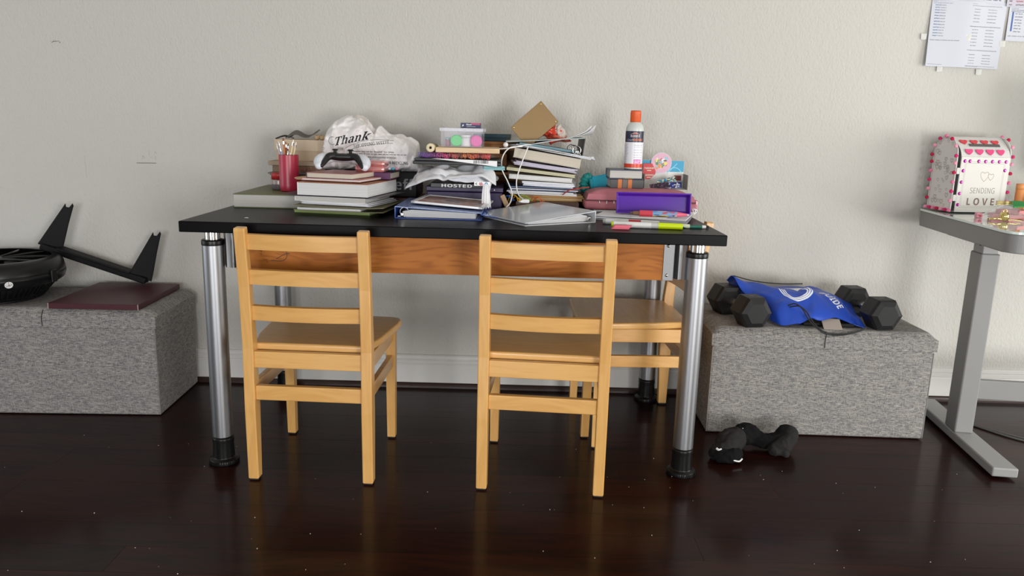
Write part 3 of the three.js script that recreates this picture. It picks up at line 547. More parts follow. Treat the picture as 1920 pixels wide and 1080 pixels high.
{ // the carrier bag, stuffed and knotted, lying on the box
  const cx = -0.335, cz = 0.185, base = T0 + 0.1145;
  const top = [[-0.168, 0.004], [-0.166, 0.10], [-0.160, 0.142], [-0.125, 0.168], [-0.088, 0.188], [-0.066, 0.182], [-0.045, 0.184], [-0.020, 0.170], [-0.004, 0.140], [0.010, 0.128], [0.022, 0.150], [0.036, 0.140], [0.062, 0.124], [0.10, 0.117], [0.135, 0.110], [0.160, 0.092], [0.172, 0.060], [0.168, 0.030], [0.178, 0.016], [0.160, 0.0]];
  const H = (x) => { for (let i = 0; i < top.length - 1; i++) if (x >= top[i][0] && x <= top[i + 1][0]) { const a = (x - top[i][0]) / Math.max(1e-6, top[i + 1][0] - top[i][0]); return top[i][1] + (top[i + 1][1] - top[i][1]) * a; } return 0.02; };
  const crz = creases(501, 34, [0.17, 0.09, 0.09], 0.018, 0.020), crs = creases(509, 40, [0.17, 0.09, 0.09], 0.008, 0.009), NU = 190, NV = 150, pos = [], uv = [], idx = [];
  for (let j = 0; j <= NV; j++) for (let i = 0; i <= NU; i++) {
    const u = i / NU, x = -0.168 + 0.340 * u, end = Math.sqrt(Math.max(0, 1 - Math.pow(2 * u - 1, 22))), h = H(x) * (0.15 + 0.85 * end), dep = (0.050 + 0.045 * end) * (0.85 + 0.15 * Math.sin(u * 3));
    const a = -Math.PI / 2 + (j / NV) * 2 * Math.PI, ca = Math.cos(a), sa = Math.sin(a), pw = (v, e) => Math.sign(v) * Math.pow(Math.abs(v), e);
    let yy = h / 2 + pw(sa, 0.75) * h / 2, zz = pw(ca, sa > 0 ? 1.0 : 0.55) * dep, q = yy / 0.19;
    const q3 = V(x, yy - 0.08, zz), fold = crz(q3) + crs(q3) + 0.006 * (fbm(x * 14, yy * 14, zz * 14) - 0.5), k = Math.min(1, yy / 0.015) * (0.3 + 0.7 * end);
    const y2 = Math.max(0, yy + pw(sa, 1) * fold * (sa > 0 ? 0.38 : 0.75) * k), z2 = zz + ca * fold * 1.2 * k;
    pos.push(x + fold * 0.25 * k, y2, z2); uv.push((x + 0.168) / 0.34, y2 / 0.19);
  }
  for (let j = 0; j < NV; j++) for (let i = 0; i < NU; i++) { const a = j * (NU + 1) + i, b = a + 1, c = a + NU + 2, d = a + NU + 1; idx.push(a, c, b, a, d, c); }
  const g = new THREE.BufferGeometry(); g.setAttribute('position', new THREE.Float32BufferAttribute(pos, 3)); g.setAttribute('uv', new THREE.Float32BufferAttribute(uv, 2)); g.setIndex(idx); g.computeVertexNormals();
  const print = canvasTex(1360, 760, (c, w, h) => {
    c.fillStyle = '#f5f1f0'; c.fillRect(0, 0, w, h); c.fillStyle = c.strokeStyle = '#1a1820';
    c.save(); c.translate(190, 425); c.rotate(-0.20); c.transform(1, 0, -0.28, 1, 0, 0); c.font = 'italic bold 150px serif'; c.fillText('Thank', 0, 0); c.restore();
    c.lineWidth = 5; c.beginPath(); c.arc(175, 355, 52, 0.9, 5.2); c.stroke();
    c.save(); c.translate(250, 475); c.rotate(-0.02); c.font = '40px serif'; c.fillText('FOR', 0, 0); c.restore();
    c.lineWidth = 4; c.beginPath(); c.moveTo(360, 450); c.quadraticCurveTo(620, 290, 1000, 335); c.stroke(); c.beginPath(); c.moveTo(440, 465); c.quadraticCurveTo(640, 385, 1000, 370); c.stroke();
    c.save(); c.translate(470, 440); c.rotate(-0.14); c.font = '58px serif'; c.fillText('SHOPPING WITH', 0, 0); c.restore();
    c.font = 'bold 30px sans-serif'; c.fillText('THIS reusable bag can be "Reused" 125 times', 370, 500); c.font = '22px sans-serif'; for (let x = 370; x < 1180; ) { const l = rr(14, 60); c.fillRect(x, 518, l, 7); x += l + 10; } c.font = 'bold 28px sans-serif'; c.fillText('Made with at least 40% postconsumer materials', 400, 574);
    c.font = 'bold 56px sans-serif'; c.save(); c.translate(790, 652); c.scale(0.72, 1); c.fillText('CARE FOR RECYCLING', 0, 0); c.restore();
    c.lineWidth = 3; for (let i = 0; i < 4; i++) { c.beginPath(); c.arc(34, 340 + i * 62, 20, 0, 6.3); c.stroke(); c.beginPath(); c.moveTo(22, 350 + i * 62); c.lineTo(46, 328 + i * 62); c.stroke(); }
  });
  const bag = thing('carrier_bag', 'stuffed white plastic carrier bag printed with thank you lettering', 'bag', [cx, base, cz], 0);
  mesh('bag_body', g, std(col(0.98, 0.975, 0.985), 0.3, { map: print }), bag);
  const film = std(col(0.80, 0.74, 0.69), 0.35, { transmission: 0.25, thickness: 0 });
  const handle = (pts) => mesh('handle', patch(pts, 18, 10, 0.0012, (u, v) => V(0, 0, 0.004 * fbm(u * 7, v * 5, 4))), film, bag);
  handle([[[-0.075, 0.186, 0.0], [-0.05, 0.19, 0.01], [-0.02, 0.18, 0.0]], [[-0.07, 0.165, 0.03], [-0.048, 0.158, 0.042], [-0.012, 0.162, 0.028]], [[-0.066, 0.125, 0.052], [-0.045, 0.122, 0.06], [-0.012, 0.128, 0.054]]]);
  handle([[[0.014, 0.148, 0.0], [0.03, 0.152, 0.006], [0.05, 0.138, 0.0]], [[0.006, 0.132, 0.028], [0.03, 0.13, 0.036], [0.06, 0.122, 0.026]], [[0.0, 0.112, 0.05], [0.03, 0.108, 0.056], [0.07, 0.108, 0.046]]]);
}

// ---------------------------------------------------------------- table, the middle: binder, mailers, container
function ringBinder(label, w, d, hs, he, cm, pages, pos, turn, spine, o = {}) {   // wedge shaped: hs high at the spine, he at the open side; spine -1 or +1 along x
  const t = thing('ring_binder', label, 'binder', pos, turn); t.rotation.z = o.tilt ?? 0; const s = spine, c = 0.0028;
  mesh('back_cover', box(w, c, d, 0, c / 2, 0, 0.001), cm, t);
  const L = Math.hypot(w, hs - he), a = Math.atan2(hs - he, w);
  const top = box(L, c, d, 0, 0, 0, 0.001); place(top, 0, 0, 0, 0, 0, s * a); mesh('front_cover', place(top, 0, (hs + he) / 2 - c / 2, 0), o.top ?? cm, t);
  mesh('spine', box(c, hs, d, s * (w / 2 - c / 2), hs / 2, 0, 0.001), cm, t);
  const mech = mesh('ring_mechanism', [box(0.026, 0.004, d * 0.93, s * (w / 2 - 0.020), c + 0.003, 0, 0.0015), box(0.012, 0.012, 0.018, s * (w / 2 - 0.022), c + 0.009, d * 0.46, 0.003)], chrome, t);
  for (const z of [-0.108, 0, 0.108]) mesh('ring', place(new THREE.TorusGeometry(Math.min(0.0135, hs * 0.36), 0.0016, 8, 28), s * (w / 2 - 0.024), c + Math.min(0.0145, hs * 0.38), z), chrome, mech);
  if (!pages) return t;
  const pw = w * 0.84, h1 = (hs - 2 * c) * 0.72, h2 = Math.max(0.004, he - 2 * c);
  const pr = [[0, 0], [pw, 0], [pw, h2 * 0.9], [pw * 0.45, (h1 + h2) / 2 * 1.02], [pw * 0.12, h1], [0, h1 * 0.75]].map(([x, y]) => [s * (w / 2 - 0.022 - x), c + 0.0008 + y]);
  mesh('page_block', uvm(prism(s > 0 ? pr.slice().reverse() : pr, d * 0.9, 0.0006), 1), pages, t);
  return t;
}
const navyBlue = std(col(0.020, 0.075, 0.36), 0.3, { clearcoat: 0.4 });
ringBinder('open sided blue ring binder with white frame lying on it', 0.262, 0.29, 0.037, 0.024, navyBlue, PAGE_WHITE, [-0.057, T0, 0.502], -1 * D, -1, { top: std(col(0.16, 0.24, 0.52), 0.28, { clearcoat: 0.5 }) });
one('plastic_sleeve', 'blue tinted plastic sleeve curving out of the blue binder', 'sleeve', patch([[[0, 0.014, -0.1], [0.05, 0.009, -0.1], [0.085, 0.004, -0.09]], [[0, 0.014, 0], [0.055, 0.008, 0], [0.09, 0.003, 0]], [[0, 0.013, 0.1], [0.04, 0.006, 0.1], [0.055, 0.002, 0.1]]], 10, 8, 0.0016), std(col(0.10, 0.22, 0.72), 0.2, { clearcoat: 0.6 }), [0.066, T0, 0.50], 0);
{ // picture frame
  const t = thing('photo_frame', 'white photo frame with a pinkish print lying on the blue binder', 'frame', [-0.026, T0 + 0.0365, 0.485], -8 * D); t.rotation.z = -0.05; t.rotation.x = 0.02;
  const fm = std(col(0.72, 0.72, 0.72), 0.3, { metalness: 0.2 });
  for (const [w, d, x, z] of [[0.225, 0.012, 0, 0.0955], [0.225, 0.012, 0, -0.0955], [0.012, 0.203, -0.1065, 0], [0.012, 0.203, 0.1065, 0]]) mesh('frame_bar', box(w, 0.007, d, x, 0.0035, z, 0.001), fm, t);
  const tx = canvasTex(256, 224, (c, w, h) => { c.fillStyle = '#d9c4c0'; c.fillRect(0, 0, w, h); for (let i = 0; i < 50; i++) { c.fillStyle = ['#b47f78', '#caa39b', '#8c93b0', '#e2d2ce', '#a06a62', '#c98f82'][i % 6]; c.globalAlpha = 0.45; c.beginPath(); c.ellipse(rr(0, w), rr(0, h), rr(10, 46), rr(8, 26), rr(0, 3), 0, 7); c.fill(); } });
  mesh('picture', place(new THREE.PlaneGeometry(0.205, 0.183), 0, 0.0042, 0, -Math.PI / 2), std(col(0.8, 0.8, 0.8), 0.7, { map: tx, specularIntensity: 0.4 }), t);
  mesh('backing', box(0.215, 0.003, 0.19, 0, 0.0015, 0, 0), std(col(0.25, 0.22, 0.2), 0.8), t);
}
{ // dark purple box under the pile
  const t = thing('purple_box', 'dark purple box carrying the pile of white mailers', 'box', [0.002, T0, 0.285], 0);
  mesh('body', box(0.250, 0.062, 0.19, 0, 0.031, 0, 0.003), std(col(0.028, 0.014, 0.072), 0.42), t);
  mesh('lid', box(0.256, 0.016, 0.196, 0, 0.071, 0, 0.003), std(col(0.024, 0.013, 0.060), 0.42), t);
  mesh('stud', place(lathe([[0, 0.002], [0.003, 0.0015], [0.0035, 0]], 12), 0.098, 0.071, 0.0982, Math.PI / 2), chrome, t);
}
const M1 = T0 + 0.0795;
{ // black case with white letters
  const t = thing('game_case', 'black case with bold white letters on its spine under the mailers', 'case', [-0.020, M1, 0.335], 0);
  mesh('body', box(0.17, 0.015, 0.21, 0, 0.0075, 0, 0.002), blackPlastic, t);
  const tx = lettered(0.16, 0.014, (c, w, h) => { c.clearRect(0, 0, w, h); c.fillStyle = '#e6e6e6'; c.font = 'bold 44px sans-serif'; c.textAlign = 'center'; c.textBaseline = 'middle'; c.save(); c.scale(1.9, 1); c.fillText('HOSTED', w / 2 / 1.9, h / 2 + 2); c.restore(); });
  mesh('lettering', quad(0.165, 0.0144, 0, 0.0076, 0.1058), std(col(1, 1, 1), 0.6, { map: tx, transparent: true }), t).castShadow = false;
}
function mailer(label, w, d, pos, turn, thick, s, mat, o = {}) { const cm = creases(900 + s, 40, [w / 2, 0.03, d / 2], 0.011, 0.026);                  // a limp plastic envelope: puffed, wrinkled, with drooping corners
  const P = []; for (let j = 0; j < 5; j++) { const r = []; for (let i = 0; i < 7; i++) { const u = i / 6 * 2 - 1, v = j / 4 * 2 - 1; r.push([u * w / 2, (o.droop ?? 0.02) * -(Math.abs(u) ** 3) * (v > 0 ? 1 : 0.5) - (o.front ?? 0.012) * Math.max(0, v) ** 2 + rr(-1, 1) * 0.004, v * d / 2 * (1 - 0.05 * u * u)]); } P.push(r); }
  const t = thing('plastic_mailer', label, 'envelope', pos, turn, o.group), wob = (k) => (u, v, r) => { const e = Math.min(1, Math.min(u, 1 - u, v, 1 - v) * 7); return V(0, k * thick / 2 * Math.sqrt(e) + cm(r) + 0.003 * fbm(u * 5 + s, v * 4, s, 3), 0); };
  mesh('upper_side', patch(P, 64, 44, 0.0009, wob(1)), mat, t); mesh('lower_side', patch(P, 64, 44, 0.0009, wob(-0.7)), mat, t);
  return t;
}
const poly = std(col(0.74, 0.75, 0.79), 0.35, { sheen: 0.1 });
const m1 = mailer('limp white plastic mailer with a drooping pointed corner over black case', 0.275, 0.24, [-0.036, M1 + 0.0385, 0.360], -6 * D, 0.016, 3, poly, { droop: 0.030, front: 0.016 });
const m2 = mailer('crinkled white plastic mailer with small red and blue logos', 0.255, 0.23, [-0.028, M1 + 0.050, 0.375], 5 * D, 0.016, 8, poly, { droop: 0.020, front: 0.020 });
{
  const tx = canvasTex(256, 64, (c, w, h) => { c.fillStyle = '#f2f2f4'; c.fillRect(0, 0, w, h); c.lineWidth = 9; c.strokeStyle = '#3a3a3e'; c.beginPath(); c.moveTo(46, 16); c.lineTo(22, 32); c.lineTo(46, 48); c.stroke(); c.strokeStyle = '#b5354a'; c.beginPath(); c.arc(104, 32, 22, 0, 7); c.stroke(); c.beginPath(); c.arc(104, 32, 9, 0, 7); c.stroke(); c.fillStyle = '#4a8fc4'; c.beginPath(); c.arc(190, 32, 24, 0, 7); c.fill(); c.fillStyle = '#f2f2f4'; c.beginPath(); c.arc(190, 32, 10, 0, 7); c.fill(); });
  mesh('shipping_label', place(box(0.052, 0.013, 0.0008, 0, 0, 0, 0), 0.083, -0.031, 0.1195, -0.25), std(col(1, 1, 1), 0.5, { map: tx }), m2);
}
one('tissue_strip', 'frayed white tissue strip hanging beside the purple box', 'paper', patch([[[0, 0.075, 0], [0.008, 0.076, 0.002], [0.018, 0.074, 0]], [[-0.003, 0.045, 0.004], [0.009, 0.044, 0.008], [0.022, 0.045, 0.004]], [[-0.004, 0.006, 0.002], [0.008, 0.001, 0.006], [0.026, 0.004, 0.002]]], 16, 18, 0.001, (u, v) => V(0, 0.004 * Math.sin(u * 30) * v * v, 0.003 * Math.sin(u * 22))), PAPER, [0.068, T0 + 0.022, 0.492], 0);
const M3 = M1 + 0.0735;
{ // black laptop like slab, papers poking from it
  const t = thing('tablet_case', 'flat black tablet case below the bag of loom bands', 'case', [-0.022, M3, 0.345], 2 * D);
  mesh('back_shell', box(0.285, 0.011, 0.20, 0, 0.0055, 0, 0.004), std(col(0.030, 0.031, 0.034), 0.5), t);
  mesh('cover', box(0.280, 0.008, 0.198, 0.002, 0.0158, 0, 0.003), std(col(0.040, 0.041, 0.044), 0.5), t);
  const tx = lettered(0.2, 0.02, (c, w, h) => { c.fillStyle = '#ececee'; c.fillRect(0, 0, w, h); c.fillStyle = '#222'; for (let x = w * 0.64; x < w * 0.86; x += 7) c.fillRect(x, 8, rr(2, 5), h * 0.45); });
  const s = one('barcode_slip', 'white paper slip with a printed barcode against the black tablet', 'paper', prism([[-0.105, 0.010], [0.105, 0.006], [0.105, -0.012], [0.0, -0.001]], 0.0012, 0), std(col(1, 1, 1), 0.7, { map: tx }), [0.005, M3 + 0.0105, 0.4535], 2 * D);
  const uv = s.geometry.attributes.uv, p = s.geometry.attributes.position; for (let i = 0; i < uv.count; i++) uv.setXY(i, (p.getX(i) + 0.105) / 0.21, (p.getY(i) + 0.012) / 0.022);
  sheetStack('pale turquoise paper pad sticking out by the black tablet', 0.07, 0.012, 0.16, 3, [std(col(0.24, 0.47, 0.50), 0.6)], [0.090, M3 - 0.0135, 0.355], 8 * D, { name: 'paper_pad', j: 0.003 });
}
const M4 = M3 + 0.0202;
{ // loom bands in a clear bag
  const t = thing('loom_band_bag', 'clear bag packed with purple, pink and orange loom bands', 'bag', [-0.032, M4, 0.375], 1 * D);
  const hue = (u) => { const k = [[0.14, 0.08, 0.42], [0.30, 0.06, 0.36], [0.72, 0.05, 0.22], [0.80, 0.28, 0.05], [0.84, 0.16, 0.06], [0.75, 0.09, 0.12]], f = Math.max(0, Math.min(0.9999, u)) * 5, i = Math.floor(f), a = f - i; return [0, 1, 2].map((c) => k[i][c] + (k[i + 1][c] - k[i][c]) * a); };
  const geos = []; const cols = [];
  for (let i = 0; i < 330; i++) { const u = rnd(), e = Math.sin(Math.PI * Math.min(0.94, Math.max(0.06, u))) ** 0.4, g = plain(place(new THREE.TorusGeometry(rr(0.004, 0.0065), 0.0011, 5, 12), -0.112 + 0.226 * u, 0.0085 + rr(-0.5, 0.5) * 0.009 * e, rr(-0.06, 0.066), rr(-0.9, 0.9), rr(0, 6), rr(0, 6))); geos.push(g); const h = hue(u + rr(-0.06, 0.06)), d = rr(0.9, 1.35); for (let k = 0; k < g.attributes.position.count; k++) cols.push(h[0] * d, h[1] * d, h[2] * d); }
  const g = mg(geos); g.setAttribute('color', new THREE.Float32BufferAttribute(cols, 3));
  const bands = mesh('loom_bands', g, std(col(1, 1, 1), 0.4, { vertexColors: true }), t); bands.userData = { kind: 'stuff' };
  const P = []; for (let j = 0; j < 5; j++) { const r = []; for (let i = 0; i < 7; i++) { const u = i / 6 * 2 - 1, v = j / 4 * 2 - 1; r.push([u * 0.136 , 0, v * 0.078]); } P.push(r); }
  const puff = (s) => (u, v) => { const e = Math.min(1, Math.min(u, 1 - u, v, 1 - v) * 6); return V(0, 0.0085 + s * 0.0095 * Math.sqrt(e) + 0.0012 * fbm(u * 12, v * 9, 2), 0); };
  const clear = std(col(0.75, 0.75, 0.80), 0.12, { transparent: true, opacity: 0.05 });
  mesh('bag_film', [patch(P, 24, 14, 0.0003, puff(1)), patch(P, 24, 14, 0.0003, puff(-0.85))], clear, t);
}
const M5 = M4 + 0.0195;
one('wooden_board', 'pale wooden board between the loom bands and clear container', 'board', uvm(box(0.205, 0.0155, 0.19, 0, 0.0078, 0, 0.0015), 0.5), std(col(0.95, 0.92, 0.88), 0.6, { map: paleTex }), [0.012, M5, 0.355], 1.5 * D);
{
  const t = thing('paper_scroll', 'rolled cream canvas scroll with a green band beside the container', 'scroll', [-0.104, M5 + 0.0137, 0.455], 0);
  const sc = std(col(0.74, 0.62, 0.42), 0.7); t.rotation.x = -0.03;
  mesh('roll', place(lathe([[0.0045, 0], [0.0132, 0], [0.0136, 0.003], [0.0128, 0.22], [0.0045, 0.22], [0.0045, 0]], 30), 0, 0, 0, -Math.PI / 2), sc, t);
  mesh('wrapper_band', place(lathe([[0.0134, 0], [0.0143, 0.001], [0.0143, 0.1], [0.0134, 0.101]], 30), 0, 0, -0.045, -Math.PI / 2), std(col(0.13, 0.15, 0.06), 0.6), t);
}
const M6 = M5 + 0.0158;
{ // clear craft container
  const t = thing('craft_container', 'clear plastic container with lid holding three slime pots', 'container', [-0.006, M6, 0.365], -3 * D), clear = std(col(0.62, 0.62, 0.74), 0.1, { transparent: true, opacity: 0.1 });
  mesh('tub', [box(0.128, 0.0015, 0.098, 0, 0.001, 0, 0), box(0.0016, 0.05, 0.1, -0.0655, 0.026, 0, 0), box(0.0016, 0.05, 0.1, 0.0655, 0.026, 0, 0), box(0.131, 0.05, 0.0016, 0, 0.026, 0.0495, 0), box(0.131, 0.05, 0.0016, 0, 0.026, -0.0495, 0)], clear, t);
  mesh('lid', [box(0.140, 0.0016, 0.108, 0, 0.0605, 0, 0), box(0.140, 0.010, 0.002, 0, 0.0555, 0.054, 0.0009), box(0.140, 0.010, 0.002, 0, 0.0555, -0.054, 0.0009), box(0.002, 0.010, 0.106, -0.07, 0.0555, 0, 0.0009), box(0.002, 0.010, 0.106, 0.07, 0.0555, 0, 0.0009)], std(col(0.70, 0.70, 0.80), 0.1, { transparent: true, opacity: 0.26 }), t);
  const pot = (x, z, c, label, lie) => { const q = thing('slime_pot', label, 'pot', [-0.006 + x, M6 + 0.0022, 0.365 + z]); const put = (g) => lie ? place(g, 0, 0.0188, 0.0, Math.PI / 2) : g;
    mesh('tub', put(lathe([[0, 0], [0.0165, 0], [0.018, 0.002], [0.019, 0.028], [0, 0.028]], 30)), std(lie ? c : col(0.80, 0.80, 0.82), 0.4), q); mesh('lid', put(lathe([[0, 0.0282], [0.0188, 0.0282], [0.0188, 0.036], [0.017, 0.0375], [0.015, 0.037], [0, 0.037]], 30)), std(c, 0.4), q); };
  pot(-0.020, -0.002, col(0.03, 0.62, 0.12), 'green slime pot lying in the clear container', true);
  pot(0.010, 0.018, col(0.80, 0.80, 0.84), 'white slime pot standing in the clear container', false);
  pot(0.045, -0.002, col(0.78, 0.02, 0.36), 'magenta slime pot lying in the clear container', true);
  const k = thing('tiny_jar', 'small pinkish jar in the corner of the clear container', 'jar', [-0.055, M6 + 0.0022, 0.372]); mesh('tub', lathe([[0, 0], [0.0085, 0], [0.009, 0.02], [0, 0.02]], 20), std(col(0.42, 0.12, 0.20), 0.4), k); mesh('lid', lathe([[0, 0.0205], [0.0092, 0.0205], [0.0092, 0.028], [0, 0.028]], 20), std(col(0.3, 0.45, 0.48), 0.4), k);
}
{
  const tx = lettered(0.064, 0.017, (c, w, h) => { c.fillStyle = '#1c2350'; c.fillRect(0, 0, w, h); c.fillStyle = '#b53a6a'; c.fillRect(w * 0.55, 0, w * 0.45, h * 0.34); c.fillStyle = '#e9ecf4'; c.font = 'bold 52px sans-serif'; c.fillText('Blank', 150, 62); for (let x = 160; x < 400; ) { const l = rr(16, 46); c.fillRect(x, 92, l, 10); x += l + 10; } c.beginPath(); c.moveTo(30, 110); c.lineTo(64, 30); c.lineTo(86, 74); c.lineTo(110, 60); c.closePath(); c.fill(); });
  const t = thing('card_deck_box', 'small navy card deck box on the clear container lid', 'box', [0.018, M6 + 0.0617, 0.345], -2 * D);
  mesh('carton', box(0.064, 0.017, 0.044, 0, 0.0085, 0, 0.0008), std(col(0.02, 0.025, 0.10), 0.4), t); mesh('print', quad(0.0635, 0.0165, 0, 0.0085, 0.02225), std(col(1, 1, 1), 0.4, { map: tx }), t);
}
{ // brown wooden organiser at the wall, with a dark teal box on it
  const t = thing('wooden_organiser', 'brown wooden desk organiser standing against the wall', 'organiser', [0.108, T0, 0.115], 0), wd = std(col(0.40, 0.27, 0.17), 0.55, { map: mapleTex });
  mesh('side_panel', uvm(box(0.009, 0.205, 0.16, -0.0755, 0.1025, 0), 0.4), wd, t); mesh('side_panel', uvm(box(0.009, 0.205, 0.16, 0.0755, 0.1025, 0), 0.4), wd, t);
  mesh('back_panel', uvm(box(0.145, 0.205, 0.006, 0, 0.1025, -0.076), 0.4), wd, t);
  for (const y of [0.0045, 0.115, 0.2005]) mesh('shelf', uvm(box(0.142, 0.009, 0.152, 0, y, 0.002), 0.4), wd, t);
  mesh('drawer_front', uvm(box(0.10, 0.050, 0.008, -0.02, 0.158, 0.074), 0.4), std(col(0.30, 0.20, 0.125), 0.6, { map: mapleTex }), t);
  sheetStack('two pale wooden boards on the brown organiser under teal box', 0.135, 0.020, 0.13, 2, [std(col(0.42, 0.29, 0.18), 0.6, { map: mapleTex })], [0.118, T0 + 0.2055, 0.12], 3 * D, { name: 'wood_boards', category: 'boards', part: 'board', j: 0.004, sag: 0 });
  const b = thing('teal_box', 'dark teal box lying on the pale boards by the wall', 'box', [0.084, T0 + 0.2262, 0.125], -12 * D);
  mesh('box_base', box(0.118, 0.012, 0.075, 0, 0.006, 0, 0.001), std(col(0.010, 0.040, 0.058), 0.5), b); mesh('lid', box(0.121, 0.013, 0.078, 0, 0.0185, 0, 0.001), std(col(0.012, 0.048, 0.068), 0.5), b);
}

// ---------------------------------------------------------------- table, the tall leaning stack
{
  const X = 0.262, Z = 0.235, d = 0.19; let y = T0;
  const tan = std(col(0.56, 0.36, 0.15), 0.7), cream = std(col(0.68, 0.63, 0.42), 0.6);
  book('reddish brown leather case at the bottom of the tall leaning stack', 0.21, 0.034, d + 0.05, std(col(0.085, 0.034, 0.022), 0.42), PAGE_GREY, 'front', [0.283, y, Z + 0.02], -2 * D, { name: 'leather_case', category: 'case' }); y += 0.0348;
  sheetStack('wad of tan paper envelopes low in the tall leaning stack', 0.225, 0.018, d, 4, [tan, std(col(0.70, 0.50, 0.28), 0.7), std(col(0.50, 0.28, 0.10), 0.7)], [0.292, y, Z], 2 * D, { sag: 0.003 }); y += 0.0195;
  sheetStack('white paper bundle under the navy folders in the tall stack', 0.235, 0.012, d + 0.01, 3, [PAPER, std(col(0.75, 0.74, 0.74), 0.8)], [0.268, y, Z], -3 * D, { tilt: -0.01, sag: 0.003 }); y += 0.0135;
  sheetStack('navy and dark folders in the tall leaning stack', 0.24, 0.013, d, 4, [std(col(0.028, 0.05, 0.13), 0.5), PAPER_BLUE, std(col(0.02, 0.022, 0.03), 0.5), std(col(0.04, 0.09, 0.22), 0.4)], [0.258, y, Z], 3 * D, { name: 'folder_stack', category: 'folders', part: 'folder', tilt: -0.02 }); y += 0.016;
  sheetStack('wedge of white worksheets in the middle of the tall stack', 0.175, 0.014, d + 0.02, 4, [PAPER_BLUE, PAPER], [0.292, y, Z + 0.01], -5 * D, { tilt: -0.03 }); y += 0.016;
  book('white composition book with grey spine tape in the tall stack', 0.215, 0.016, d, col(0.66, 0.65, 0.62), PAGE_WHITE, 'left', [0.252, y + 0.002, Z], 2 * D, { tilt: -0.05, name: 'notebook', category: 'notebook' }); y += 0.0225;
  book('cream yellow workbook in the tall leaning stack', 0.232, 0.010, d + 0.01, cream, pageMat(col(0.70, 0.68, 0.52)), 'left', [0.258, y + 0.003, Z], -2 * D, { tilt: -0.09 }); y += 0.0165;
  sheetStack('lavender grey folders with rounded ends in the tall stack', 0.215, 0.014, d, 3, [std(col(0.46, 0.42, 0.54), 0.4), std(col(0.56, 0.52, 0.62), 0.35)], [0.265, y + 0.003, Z + 0.005], 3 * D, { name: 'folder_stack', category: 'folders', part: 'folder', tilt: -0.12 }); y += 0.0195;
  book('thick beige paperback near the top of the tall stack', 0.228, 0.032, d, std(col(0.60, 0.55, 0.48), 0.5), PAGE_CREAM, 'back', [0.276, y + 0.004, Z], -2 * D, { tilt: -0.145, over: 0.001 }); y += 0.037;
  sheetStack('white spiral pad sheets sticking out past the beige paperback', 0.27, 0.008, d, 3, [PAPER, PAPER_BLUE], [0.302, y + 0.001, Z + 0.01], -4 * D, { tilt: -0.155, sag: 0.004 }); y += 0.0095;
  const wire = thing('spiral_wire', 'silver spiral wire at the end of the white pad', 'wire', [0.417, y - 0.022, 0.27], 6 * D), pts = []; for (let i = 0; i <= 160; i++) pts.push([Math.cos(i * 0.8) * 0.006, Math.sin(i * 0.8) * 0.006, -0.08 + i * 0.001]); mesh('coil', tube(pts, 0.0008, 400, 5), chrome, wire);
  sheetStack('teal blue folder under the grey ring binder of tall stack', 0.215, 0.008, d, 2, [std(col(0.10, 0.22, 0.27), 0.4), std(col(0.14, 0.28, 0.33), 0.4)], [0.278, y + 0.003, Z], 2 * D, { name: 'folder_stack', category: 'folders', part: 'folder', tilt: -0.13 }); y += 0.010;
  ringBinder('grey ring binder lying open ended on top of the tall stack', 0.262, d + 0.02, 0.062, 0.012, std(col(0.115, 0.11, 0.10), 0.45), null, [0.262, y - 0.012, Z], 1 * D, 1, { tilt: -0.12, top: std(col(0.42, 0.50, 0.50), 0.35) });
  const Y = y + 0.045;
  one('loose_papers', 'loose white papers with a curled corner on the grey binder', 'papers', [0, 1].map((k) => place(patch([-0.09, 0, 0.09].map((z) => [[-0.14, -0.012, z], [-0.07, -0.008, z], [0, 0.004, z * 1.02], [0.075, 0.018, z], [0.125, 0.026 + (z > 0 ? 0.012 : 0), z * 0.9], [0.150, 0.030 + (z > 0 ? 0.030 : 0), z * 0.7]]), 26, 8, 0.0012), k * 0.012, k * 0.0022, -k * 0.006, 0, k * 0.06)), PAPER, [0.272, Y - 0.031, Z]);
  // tilted brass coloured box with corner screws
  const bt = thing('brass_box', 'tilted brass coloured metal box with corner screws atop the tall stack', 'box', [0.231, 1.0375, 0.27], -6 * D); bt.rotation.z = 42 * D; bt.rotation.order = 'YXZ'; bt.rotation.x = -0.06;
  const brass = std(col(0.27, 0.168, 0.066), 0.42, { metalness: 0.3 });
  mesh('body', uvm(box(0.132, 0.088, 0.030, 0, 0, -0.003, 0.003), 1), std(col(0.17, 0.115, 0.055), 0.5, { metalness: 0.3 }), bt); mesh('face_plate', box(0.136, 0.092, 0.004, 0, 0, 0.014, 0.0015), brass, bt);
  for (const [a, b] of [[-0.060, 0.038], [0.060, 0.038], [0.060, -0.038], [-0.060, -0.038]]) mesh('screw', place(lathe([[0, 0.0016], [0.002, 0.0014], [0.003, 0]], 12), a, b, 0.016, Math.PI / 2), std(col(0.75, 0.55, 0.25), 0.25, { metalness: 1 }), bt);
  // crumpled red and white wrapping beside it
  const cr1 = (label, c, x, y2, s, w, h) => { const g = new THREE.IcosahedronGeometry(1, 9), p = g.attributes.position, q = V(0, 0, 0), cw = creases(300 + s * 10, 30, [1, 1, 1], 0.5, 0.35); for (let i = 0; i < p.count; i++) { q.fromBufferAttribute(p, i); const r = 0.62 + 0.75 * (1 - Math.abs(2 * fbm(q.x * 1.6 + s, q.y * 1.9, q.z * 1.6 + s, 3) - 0.95)) * 0.35 + cw(q); p.setXYZ(i, q.x * r * w, q.y * r * h, q.z * r * 0.04); } g.computeVertexNormals(); one('gift_wrap', label, 'wrapping', g, std(c, 0.3, { clearcoat: 0.4 }), [x, y2, 0.235]); };
  cr1('crumpled red wrapping paper beside the brass box', col(0.72, 0.075, 0.04), 0.285, 1.012, 2.1, 0.036, 0.032);
